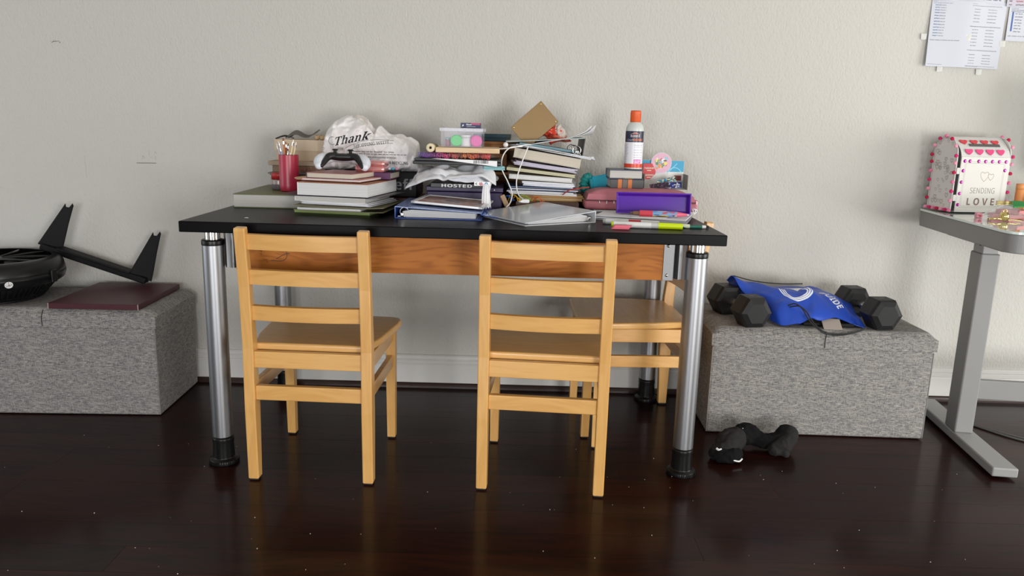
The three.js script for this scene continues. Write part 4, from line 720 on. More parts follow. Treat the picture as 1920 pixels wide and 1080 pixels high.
  cr1('crumpled clear white wrapping beside the brass box', col(0.66, 0.56, 0.50), 0.312, 1.018, 5.7, 0.022, 0.026);
  cr1('crumpled coral wrapping under the brass box on loose papers', col(0.70, 0.12, 0.06), 0.318, 0.995, 9.3, 0.032, 0.014);
  // coloured craft wire and yarn loops poking out low in the stack
  const loop = (label, c, x, s) => one('yarn_loop', label, 'yarn', [0, 1, 2].map((k) => tube([[-0.018 + k * 0.006, 0.001, 0], [-0.010 + k * 0.008, 0.018 + 0.004 * Math.sin(s + k), 0.008], [0.008 + k * 0.004, 0.020 - k * 0.004, 0.012], [0.016 + k * 0.006, 0.0005 + 0.002 * k, 0.010]], 0.0014, 24, 6)), std(c, 0.5), [x, T0 + 0.033, 0.36]);
  loop('yellow craft wire loops at the foot of the tall stack', col(0.70, 0.42, 0.02), 0.165, 1); loop('green craft wire loops at the foot of the tall stack', col(0.25, 0.42, 0.06), 0.200, 2); loop('orange craft wire loops at the foot of the tall stack', col(0.62, 0.13, 0.02), 0.240, 4); loop('blue craft wire loops beside the tall stack and purple box', col(0.02, 0.10, 0.36), 0.142, 5);
  one('red_ribbon', 'red ribbon curling from the tall stack towards the pink case', 'ribbon', tube([[0.33, T0 + 0.058, 0.345], [0.35, T0 + 0.074, 0.352], [0.385, T0 + 0.082, 0.35], [0.42, T0 + 0.086, 0.34]], 0.002, 24, 6), std(col(0.42, 0.03, 0.015), 0.5));
  one('wooden_spoon', 'short pale wooden paddle leaning beside the purple box', 'stick', place(box(0.016, 0.055, 0.006, 0, 0.025, 0, 0.003), 0, 0, 0, 0.1, 0, 0.45), std(col(0.46, 0.29, 0.16), 0.6), [0.150, T0 + 0.0105, 0.40]);
}
{ // white earphone cable with its plug on the white binder
  const wht = std(col(0.80, 0.79, 0.77), 0.4), t = thing('charging_cable', 'white charging cable hanging in a loop over the tall stack', 'cable', [0, 0, 0]);
  mesh('cord', [tube([[0.070, 0.958, 0.36], [0.11, 0.957, 0.37], [0.155, 0.962, 0.372], [0.2, 0.972, 0.345], [0.225, 0.972, 0.33]], 0.0021, 50), tube([[0.19, 0.966, 0.352], [0.15, 0.962, 0.378], [0.127, 0.935, 0.385], [0.124, 0.895, 0.39], [0.145, 0.852, 0.395], [0.160, 0.815, 0.40], [0.155, 0.786, 0.415], [0.142, 0.770, 0.43]], 0.0021, 60), tube([[0.21, 0.967, 0.352], [0.195, 0.93, 0.375], [0.177, 0.875, 0.39], [0.174, 0.84, 0.40], [0.182, 0.812, 0.42], [0.198, 0.800, 0.445]], 0.0021, 50)], wht, t);
  mesh('plug', [box(0.026, 0.012, 0.016, 0.204, 0.7955, 0.452, 0.004), place(box(0.012, 0.006, 0.010, 0, 0, 0, 0.001), 0.190, 0.795, 0.462, 0, 0.7)], wht, t);
  mesh('cap_bead', place(new THREE.SphereGeometry(0.0085, 20, 14), 0.135, 0.9705, 0.36), wht, t);
}
{
  const tp = std(col(0.60, 0.64, 0.70), 0.22, { clearcoat: 0.6, clearcoatRoughness: 0.15 });
  ringBinder('white ring binder lying askew at the front of the table', 0.255, 0.29, 0.036, 0.010, std(col(0.74, 0.75, 0.78), 0.3, { clearcoat: 0.4 }), PAGE_WHITE, [0.232, T0, 0.562], 32 * D, 1, { top: tp });
}

// ---------------------------------------------------------------- table, the end with the glue bottle
sheetStack('pile of white and lilac papers under the pink case and purple tray', 0.295, 0.0125, 0.17, 5, [PAPER, std(col(0.50, 0.50, 0.60), 0.7), PAPER, std(col(0.36, 0.37, 0.44), 0.6)], [0.582, T0, 0.487], -16 * D, { j: 0.006, r: 0.05 });
const R1 = T0 + 0.013;
sheetStack('stack of white notebooks under the pink zip case', 0.33, 0.016, 0.17, 3, [PAGE_WHITE, std(col(0.62, 0.60, 0.62), 0.7)], [0.588, T0, 0.31], 0, { j: 0.004, part: 'notebook', sag: 0 });
{ // pink zip case
  const t = thing('zip_case', 'long dusty pink zip case behind the purple tray', 'case', [0.588, T0 + 0.0165, 0.318], -1 * D), pk = std(col(0.44, 0.135, 0.165), 0.55);
  mesh('case_base', box(0.374, 0.030, 0.165, 0, 0.0155, 0, 0.010), pk, t);
  const g = new THREE.BoxGeometry(0.36, 0.036, 0.16, 30, 8, 16), p = g.attributes.position; for (let i = 0; i < p.count; i++) { const x = p.getX(i) / 0.18, z = p.getZ(i) / 0.08, y = p.getY(i); if (y > -0.017) { const e = Math.max(Math.abs(x) ** 6, Math.abs(z) ** 4), k = (y + 0.018) / 0.036; p.setXYZ(i, p.getX(i) * (1 - 0.035 * k), y - 0.018 * k * e + 0.002 * k * (fbm(x * 4, z * 3, 3) - 0.5), p.getZ(i) * (1 - 0.08 * k)); } } g.computeVertexNormals(); g.translate(0, 0.0505, 0);
  mesh('lid', g, std(col(0.48, 0.155, 0.19), 0.5), t);
  mesh('zip', [box(0.366, 0.003, 0.162, 0, 0.0318, 0, 0.001)], std(col(0.10, 0.03, 0.04), 0.5), t);
  for (let k = 0; k < 3; k++) mesh('rivet', box(0.003, 0.010, 0.002, -0.137 + k * 0.024, 0.0255, 0.0835, 0.0008), chrome, t);
  mesh('clear_pocket', box(0.010, 0.036, 0.12, 0.188, 0.020, 0.0, 0.003), std(col(0.75, 0.32, 0.40), 0.15, { transmission: 0.4, thickness: 0 }), t);
}
const PK = T0 + 0.0165 + 0.0685;
{ // books below the bottle
  book('dark book with grey cover and orange bands under the navy book', 0.112, 0.029, 0.115, col(0.045, 0.043, 0.042), PAGE_GREY, 'front', [0.546, PK, 0.272], 1 * D, { t: 0.002 });
  const b = scene.children[scene.children.length - 1];
  for (const x of [-0.024, 0.010]) mesh('orange_band', box(0.014, 0.0298, 0.118, x, 0.0146, 0, 0.0006), std(col(0.56, 0.15, 0.02), 0.5), b);
  mesh('grey_band', box(0.016, 0.0296, 0.1175, -0.007, 0.0147, 0, 0.0006), std(col(0.15, 0.125, 0.11), 0.6), b);
  book('navy hardcover book right under the glue bottle', 0.116, 0.031, 0.115, col(0.045, 0.055, 0.11), PAGE_GREY, 'back', [0.544, PK + 0.0302, 0.270], -1 * D, { t: 0.003, over: 0.004 });
  one('page_marker', 'yellowish paper slip between the two books under the bottle', 'slip', box(0.034, 0.0012, 0.03, 0, 0, 0, 0), std(col(0.45, 0.37, 0.16), 0.8), [0.552, PK + 0.0298 + 0.0035, 0.3165], 0);
}
{ // glue bottle
  const t = thing('glue_bottle', 'white glue bottle with orange cap and navy label on books', 'bottle', [0.572, PK + 0.0617, 0.275], 0);
  const wrap = canvasTex(1024, 768, (c, w, h) => {
    c.fillStyle = '#e9e9ee'; c.fillRect(0, 0, w, h); c.fillStyle = '#d9d4e2'; for (let i = 0; i < 7; i++) { c.beginPath(); c.ellipse(330 + rr(-20, 40), 300 + i * 60, 50, 24, -0.5, 0, 7); c.fill(); }
    c.fillStyle = '#d8401d'; c.fillRect(0, h - 84, w, 84); c.fillStyle = '#262a44'; c.fillRect(0, 0, w, 232);
    c.strokeStyle = '#c9b8b0'; c.lineWidth = 7; c.beginPath(); c.moveTo(420, 122); c.lineTo(420, 66); c.lineTo(500, 26); c.lineTo(580, 66); c.lineTo(580, 122); c.closePath(); c.stroke(); c.fillStyle = '#c05a3c'; c.beginPath(); c.moveTo(430, 62); c.lineTo(500, 30); c.lineTo(570, 62); c.fill();
    c.fillStyle = '#eae6ea'; c.font = 'bold 40px sans-serif'; c.textAlign = 'center'; c.fillText("ELMER'S", 500, 112);
    c.font = 'italic 56px serif'; c.fillStyle = '#c9c6d4'; c.fillText('Craft', 400, 205); c.font = 'bold 66px sans-serif'; c.fillStyle = '#e0703a'; c.fillText('BOND', 560, 206);
    c.fillStyle = '#8a86a0'; for (const y of [292, 328, 392, 444, 496, 544]) for (let x = 490; x < 640; ) { const l = rr(18, 50); c.fillRect(x, y, l, 8); x += l + 9; }
    c.fillStyle = '#d869b4'; c.fillRect(495, 590, 140, 90); c.fillStyle = '#f5d8ec'; c.fillRect(510, 618, 108, 14); c.fillRect(510, 650, 80, 14);
  });
  const prof = (r, y0, y1) => lathe([[r, y0], [r, y1]], 48);
  mesh('bottle_body', lathe([[0, 0], [0.028, 0], [0.0305, 0.003], [0.0305, 0.134], [0.029, 0.142], [0.0245, 0.150], [0.018, 0.156], [0.0165, 0.159], [0, 0.159]], 48), std(col(0.62, 0.66, 0.63), 0.35), t);
  const lab = prof(0.0308, 0.006, 0.128); lab.rotateY(Math.PI * 1.0); mesh('label', lab, std(col(1, 1, 1), 0.35, { map: wrap }), t);
  const ribs = []; for (let k = 0; k < 36; k++) ribs.push(place(box(0.0016, 0.026, 0.0014, 0, 0, 0, 0), Math.cos(k / 36 * 6.2832) * 0.0172, 0.174, Math.sin(k / 36 * 6.2832) * 0.0172, 0, -k / 36 * 6.2832));
  mesh('cap', [lathe([[0, 0.1585], [0.0178, 0.1585], [0.0176, 0.192], [0.0165, 0.196], [0, 0.1965]], 40), ...ribs], std(col(0.78, 0.115, 0.015), 0.4), t);
}
{ // trading card display carton
  const t = thing('card_display', 'trading card display carton with blue back panel and red badge', 'carton', [0.690, PK - 0.006, 0.235], -2 * D), wht = std(col(0.66, 0.65, 0.62), 0.5), grey = std(col(0.25, 0.24, 0.225), 0.6);
  mesh('carton_side', box(0.002, 0.052, 0.09, 0.074, 0.026, 0.002), grey, t); mesh('carton_side', box(0.002, 0.052, 0.09, -0.074, 0.026, 0.002), grey, t); mesh('carton_base', box(0.148, 0.002, 0.09, 0, 0.001, 0.002), wht, t);
  const back = canvasTex(512, 320, (c, w, h) => { c.fillStyle = '#e4e2de'; c.fillRect(0, 0, w, h); c.fillStyle = '#2f9fc6'; c.fillRect(0, 0, w, 130); c.strokeStyle = '#8fd0e6'; c.lineWidth = 8; c.beginPath(); c.arc(400, 170, 90, 3.3, 6.0); c.stroke(); c.beginPath(); c.moveTo(330, 130); c.lineTo(430, 30); c.stroke(); c.fillStyle = '#8c3a3c'; c.fillRect(400, 170, 90, 60); c.fillStyle = '#5d2a2c'; c.fillRect(412, 186, 60, 9); c.fillRect(412, 206, 44, 9); });
  mesh('back_panel', box(0.146, 0.097, 0.002, 0, 0.0485, -0.044, 0), wht, t); mesh('back_print', quad(0.145, 0.096, 0, 0.0485, -0.0426), std(col(1, 1, 1), 0.45, { map: back }), t);
  const badge = canvasTex(320, 320, (c, w, h) => { c.fillStyle = '#c9262c'; c.fillRect(0, 0, w, h); c.fillStyle = '#f1e3c8'; c.strokeStyle = '#8a1418'; c.textAlign = 'center'; c.font = 'bold 54px sans-serif'; for (const y of [110, 250]) { c.save(); c.translate(158, y); c.rotate(-0.03); c.lineWidth = 6; c.strokeText('Pokémon', 0, 0); c.fillText('Pokémon', 0, 0); c.restore(); c.fillRect(106, y + 24, 104, 14); } });
  const hexa = prism([[-0.022, 0.037], [0.010, 0.037], [0.023, 0.012], [0.023, 0.002], [0.004, -0.018], [-0.022, -0.018]], 0.002, 0), uv = hexa.attributes.uv, ps = hexa.attributes.position; for (let i = 0; i < uv.count; i++) uv.setXY(i, (ps.getX(i) + 0.022) / 0.045, (ps.getY(i) + 0.018) / 0.055);
  mesh('badge', place(hexa, -0.050, 0.048, -0.032), std(col(1, 1, 1), 0.4, { map: badge }), t);
  const disc = canvasTex(256, 256, (c, w, h) => { c.fillStyle = '#d9a6bc'; c.fillRect(0, 0, w, h); const k = ['#8fbcd0', '#e5d24e', '#4f7f56', '#39414a', '#d98a52', '#e9e2dc', '#7ca65e', '#b9607c']; for (let i = 0; i < 34; i++) { c.fillStyle = k[i % 8]; c.beginPath(); c.ellipse(128 + rr(-74, 74), 128 + rr(-70, 70), rr(10, 32), rr(8, 24), rr(0, 3), 0, 7); c.fill(); } });
  const dg = place(new THREE.CylinderGeometry(0.036, 0.036, 0.003, 40), 0, 0, 0, Math.PI / 2); mesh('disc_rim', place(dg, -0.008, 0.088, -0.036), std(col(0.60, 0.66, 0.72), 0.3), t); mesh('disc_print', place(new THREE.CircleGeometry(0.0345, 40), -0.008, 0.088, -0.0342), std(col(1, 1, 1), 0.35, { map: disc }), t);
  const pack = (label, x, y, z, rz, rx, bg, spots) => { const tx = canvasTex(256, 96, (c, w, h) => { c.fillStyle = bg; c.fillRect(0, 0, w, h); for (let i = 0; i < 60; i++) { c.fillStyle = spots[i % spots.length]; c.beginPath(); c.ellipse(rr(0, w), rr(0, h), rr(5, 20), rr(4, 12), rr(0, 3), 0, 7); c.fill(); } }); const q = one('card_pack', label, 'packet', mg([box(0.066, 0.024, 0.004, 0, 0, 0, 0.0015)]), std(col(1, 1, 1), 0.25, { map: tx, metalness: 0.2, clearcoat: 0.5 }), [x, y, z], -2 * D); q.rotation.z = rz; q.rotation.x = rx; };
  pack('foil card packet with teal and gold print in the display carton', 0.694, PK + 0.021, 0.262, 0.26, -0.35, '#3c7f98', ['#d8c26a', '#1f3f52', '#8ec0cc', '#b98a3c', '#e5e0cc']);
  pack('navy foil card packet leaning in the display carton', 0.712, PK + 0.010, 0.272, 0.06, -0.5, '#1c2568', ['#dfe0ea', '#27348c', '#b9bde0', '#141a4a']);
  pack('dark foil card packet at the bottom of the display carton', 0.668, PK + 0.006, 0.275, 0.18, -0.6, '#241a2c', ['#57335e', '#18141c', '#7a4a6a']);
}
{ // hair tie and turquoise case
  const g = new THREE.TorusGeometry(0.022, 0.013, 14, 72), p = g.attributes.position, c = V(0, 0, 0); for (let i = 0; i < p.count; i++) { const a = Math.atan2(p.getY(i), p.getX(i)), q = V(p.getX(i), p.getY(i), p.getZ(i)); c.set(Math.cos(a) * 0.022, Math.sin(a) * 0.022, 0); const k = 1 + 0.42 * Math.sin(a * 11) * 0.6 + 0.15 * Math.sin(a * 23); q.sub(c).multiplyScalar(k).add(c); p.setXYZ(i, q.x, q.y, q.z); } g.computeVertexNormals();
  const s = one('hair_scrunchie', 'teal satin hair scrunchie beside the pink case', 'scrunchie', place(g, 0, 0.030, 0, 0.25, 0.9, 0), std(col(0.012, 0.28, 0.26), 0.3, { sheen: 0.6, sheenColor: col(0.2, 0.6, 0.6) }), [0.408, T0 + 0.059, 0.315]);
  book('thin blue notebook flat under the teal scrunchie', 0.11, 0.057, 0.12, col(0.05, 0.035, 0.03), PAGE_GREY, 'front', [0.437, T0, 0.150 + 0.005], 0, { name: 'small_box', category: 'box' });
  scene.children[scene.children.length - 1].userData.label = 'dark brown box behind the teal scrunchie';
  s.position.z = 0.185; s.position.x = 0.425; s.position.y = T0 + 0.0585;
  const t = thing('turquoise_case', 'small bright turquoise flip case tilted on the dark box', 'case', [0.480, T0 + 0.068, 0.20], -22 * D); t.rotation.z = 0.22;
  mesh('shell', box(0.055, 0.050, 0.030, 0, 0.027, 0, 0.003), std(col(0.005, 0.44, 0.62), 0.35), t); mesh('spine_edge', box(0.012, 0.046, 0.026, -0.032, 0.023, 0.004, 0.003), std(col(0.01, 0.33, 0.42), 0.35), t);
}
{ // purple tray standing on its long edge
  const t = thing('pencil_tray', 'shiny purple plastic tray propped on its side against pink case', 'tray', [0.615, R1 + 0.002, 0.470], -2.5 * D); t.rotation.x = -0.13;
  const pm = std(col(0.095, 0.012, 0.36), 0.22, { clearcoat: 0.4 }), w = 0.238, h = 0.068, d = 0.028;
  const outer = [[-w / 2, 0], [w / 2, 0], [w / 2, h], [-w / 2, h]], inner = (k) => [[-w / 2 + k, k], [-w / 2 + k, h - k], [w / 2 - k, h - k], [w / 2 - k, k]];
  mesh('rim', place(prism(outer, 0.003, 0.0012, [inner(0.0045)]), 0, 0, d / 2), pm, t);
  const wall = (a, b) => { const P = [[[a[0], a[1], d / 2], [(a[0] + b[0]) / 2, (a[1] + b[1]) / 2, d / 2], [b[0], b[1], d / 2]], [[a[0] * 0.955, (a[1] - h / 2) * 0.78 + h / 2, -d / 2], [(a[0] + b[0]) / 2 * 0.955, ((a[1] + b[1]) / 2 - h / 2) * 0.78 + h / 2, -d / 2], [b[0] * 0.955, (b[1] - h / 2) * 0.78 + h / 2, -d / 2]]]; return patch(P, 6, 4, 0.0016); };
  const c = inner(0.004); mesh('tray_wall', [0, 1, 2, 3].map((i) => wall(c[i], c[(i + 1) % 4])), pm, t);
  mesh('tray_floor', box(w * 0.93, h * 0.72, 0.0016, 0, h / 2, -d / 2, 0), pm, t);
}
{ // pens, markers, pencil, eraser
  const pen = (name, label, cat, a, b, r, parts) => { const t = thing(name, label, cat, a, 0), L = V(...b).sub(V(...a)); for (const [n, k0, k1, r0, r1, m] of parts) { const p0 = L.clone().multiplyScalar(k0), p1 = L.clone().multiplyScalar(k1); mesh(n, rod(p0.toArray(), p1.toArray(), r * r0, r * r1, 22), m, t); } return t; };
  const deco = canvasTex(256, 64, (c, w, h) => { c.fillStyle = '#7fa9d6'; c.fillRect(0, 0, w, h); const k = ['#d0454e', '#e7c36a', '#3b2a2a', '#e6d8cf', '#4c73b8', '#c76a8e']; for (let i = 0; i < 50; i++) { c.fillStyle = k[i % 6]; c.beginPath(); c.ellipse(rr(0, w), rr(0, h), rr(5, 16), rr(4, 11), rr(0, 3), 0, 7); c.fill(); } });
  const coral = std(col(0.72, 0.065, 0.10), 0.3), pinkP = std(col(0.80, 0.14, 0.22), 0.35), white = std(col(0.76, 0.76, 0.75), 0.4), lime = std(col(0.62, 0.78, 0.0), 0.35), green = std(col(0.008, 0.14, 0.09), 0.4), red = std(col(0.62, 0.02, 0.03), 0.4);
  const base = R1 + 0.0105;
  pen('colour_pen', 'chunky coral pen with patterned barrel lying before the purple tray', 'pen', [0.533, base, 0.530], [0.715, base, 0.548], 0.0098, [['clicker', 0.0, 0.05, 0.45, 0.5, std(col(0.12, 0.08, 0.05), 0.5)], ['clicker_cap', 0.05, 0.16, 0.62, 0.75, std(col(0.25, 0.12, 0.07), 0.4)], ['grip_band', 0.16, 0.38, 1, 1, coral], ['barrel', 0.38, 0.79, 0.96, 0.9, std(col(1, 1, 1), 0.35, { map: deco })], ['tip', 0.79, 0.97, 0.86, 0.35, pinkP], ['nib', 0.97, 1, 0.2, 0.1, chrome]]);
  one('white_ruler', 'short white ruler lying under the chunky coral pen', 'ruler', box(0.11, 0.0022, 0.018, 0, 0, 0, 0.0006), white, [0.590, R1 + 0.0003, 0.548], -4 * D);
  pen('highlighter', 'grey white highlighter with a bright lime cap on the table', 'marker', [0.452, T0 + 0.0092, 0.716], [0.656, T0 + 0.0092, 0.733], 0.009, [['end_plug', 0, 0.03, 0.8, 0.9, lime], ['barrel', 0.03, 0.56, 1, 1, white], ['collar', 0.56, 0.66, 0.98, 0.98, std(col(0.55, 0.56, 0.55), 0.4)], ['cap', 0.66, 1.0, 1.06, 0.98, lime]]);
  pen('marker_pen', 'white marker with grey end and red stripe behind the highlighter', 'marker', [0.436, T0 + 0.0082, 0.640], [0.60, T0 + 0.0082, 0.668], 0.0082, [['end_plug', 0, 0.05, 0.85, 0.95, std(col(0.5, 0.5, 0.47), 0.5)], ['barrel', 0.05, 0.46, 1, 1, white], ['red_stripe', 0.46, 0.68, 1.02, 1.02, red], ['cap', 0.68, 1, 1.04, 0.96, white]]);
  pen('marker_pen', 'slim pale marker with faint yellow band lying against the papers', 'marker', [0.56, T0 + 0.0062, 0.688], [0.685, T0 + 0.0062, 0.695], 0.006, [['barrel', 0, 0.7, 1, 1, std(col(0.70, 0.72, 0.60), 0.4)], ['cap', 0.7, 1, 1.1, 1, std(col(0.70, 0.74, 0.56), 0.4)]]);
  pen('wooden_pencil', 'dark green pencil with a white ferrule beyond the lime cap', 'pencil', [0.60, T0 + 0.0048, 0.700], [0.742, T0 + 0.0048, 0.690], 0.0048, [['shaft', 0, 0.86, 1, 1, green], ['ferrule', 0.86, 0.94, 1.02, 1.02, white], ['end_cap', 0.94, 1, 0.9, 0.8, blackPlastic]]);
  const e = prism([[-0.029, 0], [0.020, 0], [0.029, 0.012], [-0.019, 0.012]], 0.018, 0.0018); one('pink_eraser', 'slanted pink eraser in front of the highlighter', 'eraser', e, std(col(0.78, 0.155, 0.22), 0.7), [0.476, T0 + 0.0002, 0.757], 0);
  one('paper_scrap', 'tiny torn white paper scrap on the black tabletop', 'paper', patch([[[-0.006, 0.001, -0.003], [0, 0.002, -0.004], [0.006, 0.001, -0.002]], [[-0.005, 0.001, 0.003], [0, 0.0015, 0.004], [0.007, 0.0008, 0.003]]], 6, 4, 0.0006), PAPER, [-0.605, T0 + 0.0002, 0.735]);
  const y2 = thing('paper_star', 'small white ribbon knot at the end of the purple tray', 'ribbon', [0.748, R1 + 0.004, 0.47]); mesh('ribbon_loop', [0, 1, 2].map((k) => tube([[0, 0, 0], [0.010 * Math.cos(k * 2.1), 0.010 + 0.004 * k, 0.006 * Math.sin(k * 2)], [0.004, 0.016, 0.004], [0, 0, 0]], 0.0014, 18, 6)), PAPER, y2);
}

// ---------------------------------------------------------------- papers taped on the wall
function textSheet(w, h, draw, W = 512) { return canvasTex(W, Math.round(W * h / w), (c, a, b) => { c.fillStyle = '#e9ebf2'; c.fillRect(0, 0, a, b); draw(c, a, b); }); }
function wallSheet(label, x, y, w, h, rz, tex, bulge, group) {                    // hangs on the wall with a slight bulge and lifted edges
  const t = thing('taped_sheet', label, 'paper', [x, y, 0.002], 0, group); t.rotation.z = rz;
  const P = []; for (let j = 0; j < 3; j++) { const r = []; for (let i = 0; i < 5; i++) { const u = i / 4, v = 1 - j / 2; r.push([(u - 0.5) * w, (v - 0.5) * h, bulge(u, v)]); } P.push(r); }
  const g = patch(P.reverse(), 24, 10, 0.0005); mesh('sheet', g, std(col(0.76, 0.77, 0.80), 0.8, { map: tex }), t);
  return t;
}
function lines(c, x, y, n, dy, w, s = 10, k = '#50555f') { c.fillStyle = k; for (let i = 0; i < n; i++) for (let q = x; q < x + w; ) { const l = Math.min(rr(0.9, 3.2) * s, x + w - q); for (let e = 0; e < l; e += s * 0.42) c.fillRect(q + e, y + i * dy - s * rr(0.42, 0.62), s * 0.26, s * 0.5); q += l + s * 0.5; } }   // print too small to read
{
  const A = textSheet(0.279, 0.226, (c, w, h) => {
    c.strokeStyle = '#cfd2da'; c.lineWidth = 2; c.strokeRect(1, 1, w - 2, h - 2);
    lines(c, 30, 28, 1, 0, 60, 13); lines(c, 38, 56, 1, 0, 240, 15); for (let i = 0; i < 12; i++) { lines(c, 64, 92 + i * 32, 1, 0, 74, 20, '#2c4f8c'); lines(c, 146, 92 + i * 32, 1, 0, 50, 15); } lines(c, 34, 494, 1, 0, 380, 15); lines(c, 30, 790, 1, 0, 190, 14);
    const X = w / 2; lines(c, X + 24, 52, 1, 0, 70, 14); lines(c, X + 24, 86, 1, 0, 400, 15); for (const [y0, n] of [[130, 5], [360, 6], [640, 4]]) { for (let i = 0; i < n; i++) { lines(c, X + 56, y0 + i * 36, 1, 0, 84, 14); lines(c, X + 256, y0 + i * 36, 1, 0, 110, 14); } lines(c, X + 22, y0 + n * 36 + 14, 1, 0, 420, 15); } lines(c, X + 24, 806, 1, 0, 180, 14);
  }, 1024);
  const t = wallSheet('folded white worksheet with two printed columns taped to the wall', 1.796, 1.400, 0.272, 0.232, -0.015, A, (u, v) => 0.012 * (1 - Math.abs(2 * u - 1)) + 0.012 * (1 - v) * (1 - u) + 0.004 * (1 - v), 'worksheets taped to the wall');
  const tape = std(col(0.86, 0.86, 0.83), 0.3, { transmission: 0.3, thickness: 0 });
  for (const [x, y] of [[-0.150, -0.012], [-0.075, -0.122], [0.070, -0.128], [0.140, -0.026], [0.005, -0.01]]) mesh('tape_piece', place(patch([[[-0.010, -0.010, 0.002], [0, -0.011, 0.004], [0.010, -0.009, 0.002]], [[-0.011, 0.010, 0.002], [0, 0.010, 0.003], [0.010, 0.011, 0.002]]], 6, 4, 0.0005, (u, v) => V(0, 0, 0.002 * noise(u * 6, v * 6, x * 90))), x, y, Math.abs(x) < 0.01 ? 0.014 : 0.001), tape, t);
  const B = textSheet(0.28, 0.2, (c, w, h) => { c.strokeStyle = '#cfd2da'; c.strokeRect(1, 1, w - 2, h - 2); lines(c, 290, h - 30, 1, 0, 190, 22); lines(c, 40, 60, 8, 34, 400, 16); });
  wallSheet('white printed page above the folded worksheet, mostly cut off', 1.790, 1.607, 0.262, 0.19, -0.035, B, (u, v) => 0.006 * (1 - v) + 0.002, 'worksheets taped to the wall');
  const C = textSheet(0.2, 0.27, (c, w, h) => { c.strokeStyle = '#9aa0b0'; c.lineWidth = 2; for (let i = 0; i < 14; i++) { const y = h - 20 - i * 46; c.fillStyle = '#e3d9e4'; c.fillRect(12, y - 32, w - 24, 40); c.strokeRect(12, y - 34, w - 24, 46); lines(c, 30, y, 1, 0, 24, 24, '#23232b'); lines(c, 92, y, 1, 0, 110, 26, i % 2 ? '#a04048' : '#2c2c34'); lines(c, 260, y, 1, 0, 120, 24, '#2c2c34'); } });
  wallSheet('printed table sheet with pinkish rows at the wall corner', 2.025, 1.630, 0.19, 0.26, -0.01, C, (u, v) => 0.004 * (1 - v) + 0.002, 'worksheets taped to the wall');
  const E = textSheet(0.2, 0.13, (c, w, h) => { c.fillStyle = '#5a78b4'; c.fillRect(40, 60, 16, 170); lines(c, 30, 24, 1, 0, 60, 13); lines(c, 30, 44, 2, 16, 420, 14); for (let i = 0; i < 7; i++) { lines(c, 70, 80 + i * 26, 1, 0, 60, 15); lines(c, 170, 80 + i * 26, 1, 0, 60, 15); } lines(c, 24, 276, 1, 0, 400, 14); });
  wallSheet('small white worksheet with a blue bar below the printed table', 2.040, 1.440, 0.195, 0.118, -0.02, E, (u, v) => 0.006 * (1 - v) * (1 - u) + 0.002, 'worksheets taped to the wall');
}

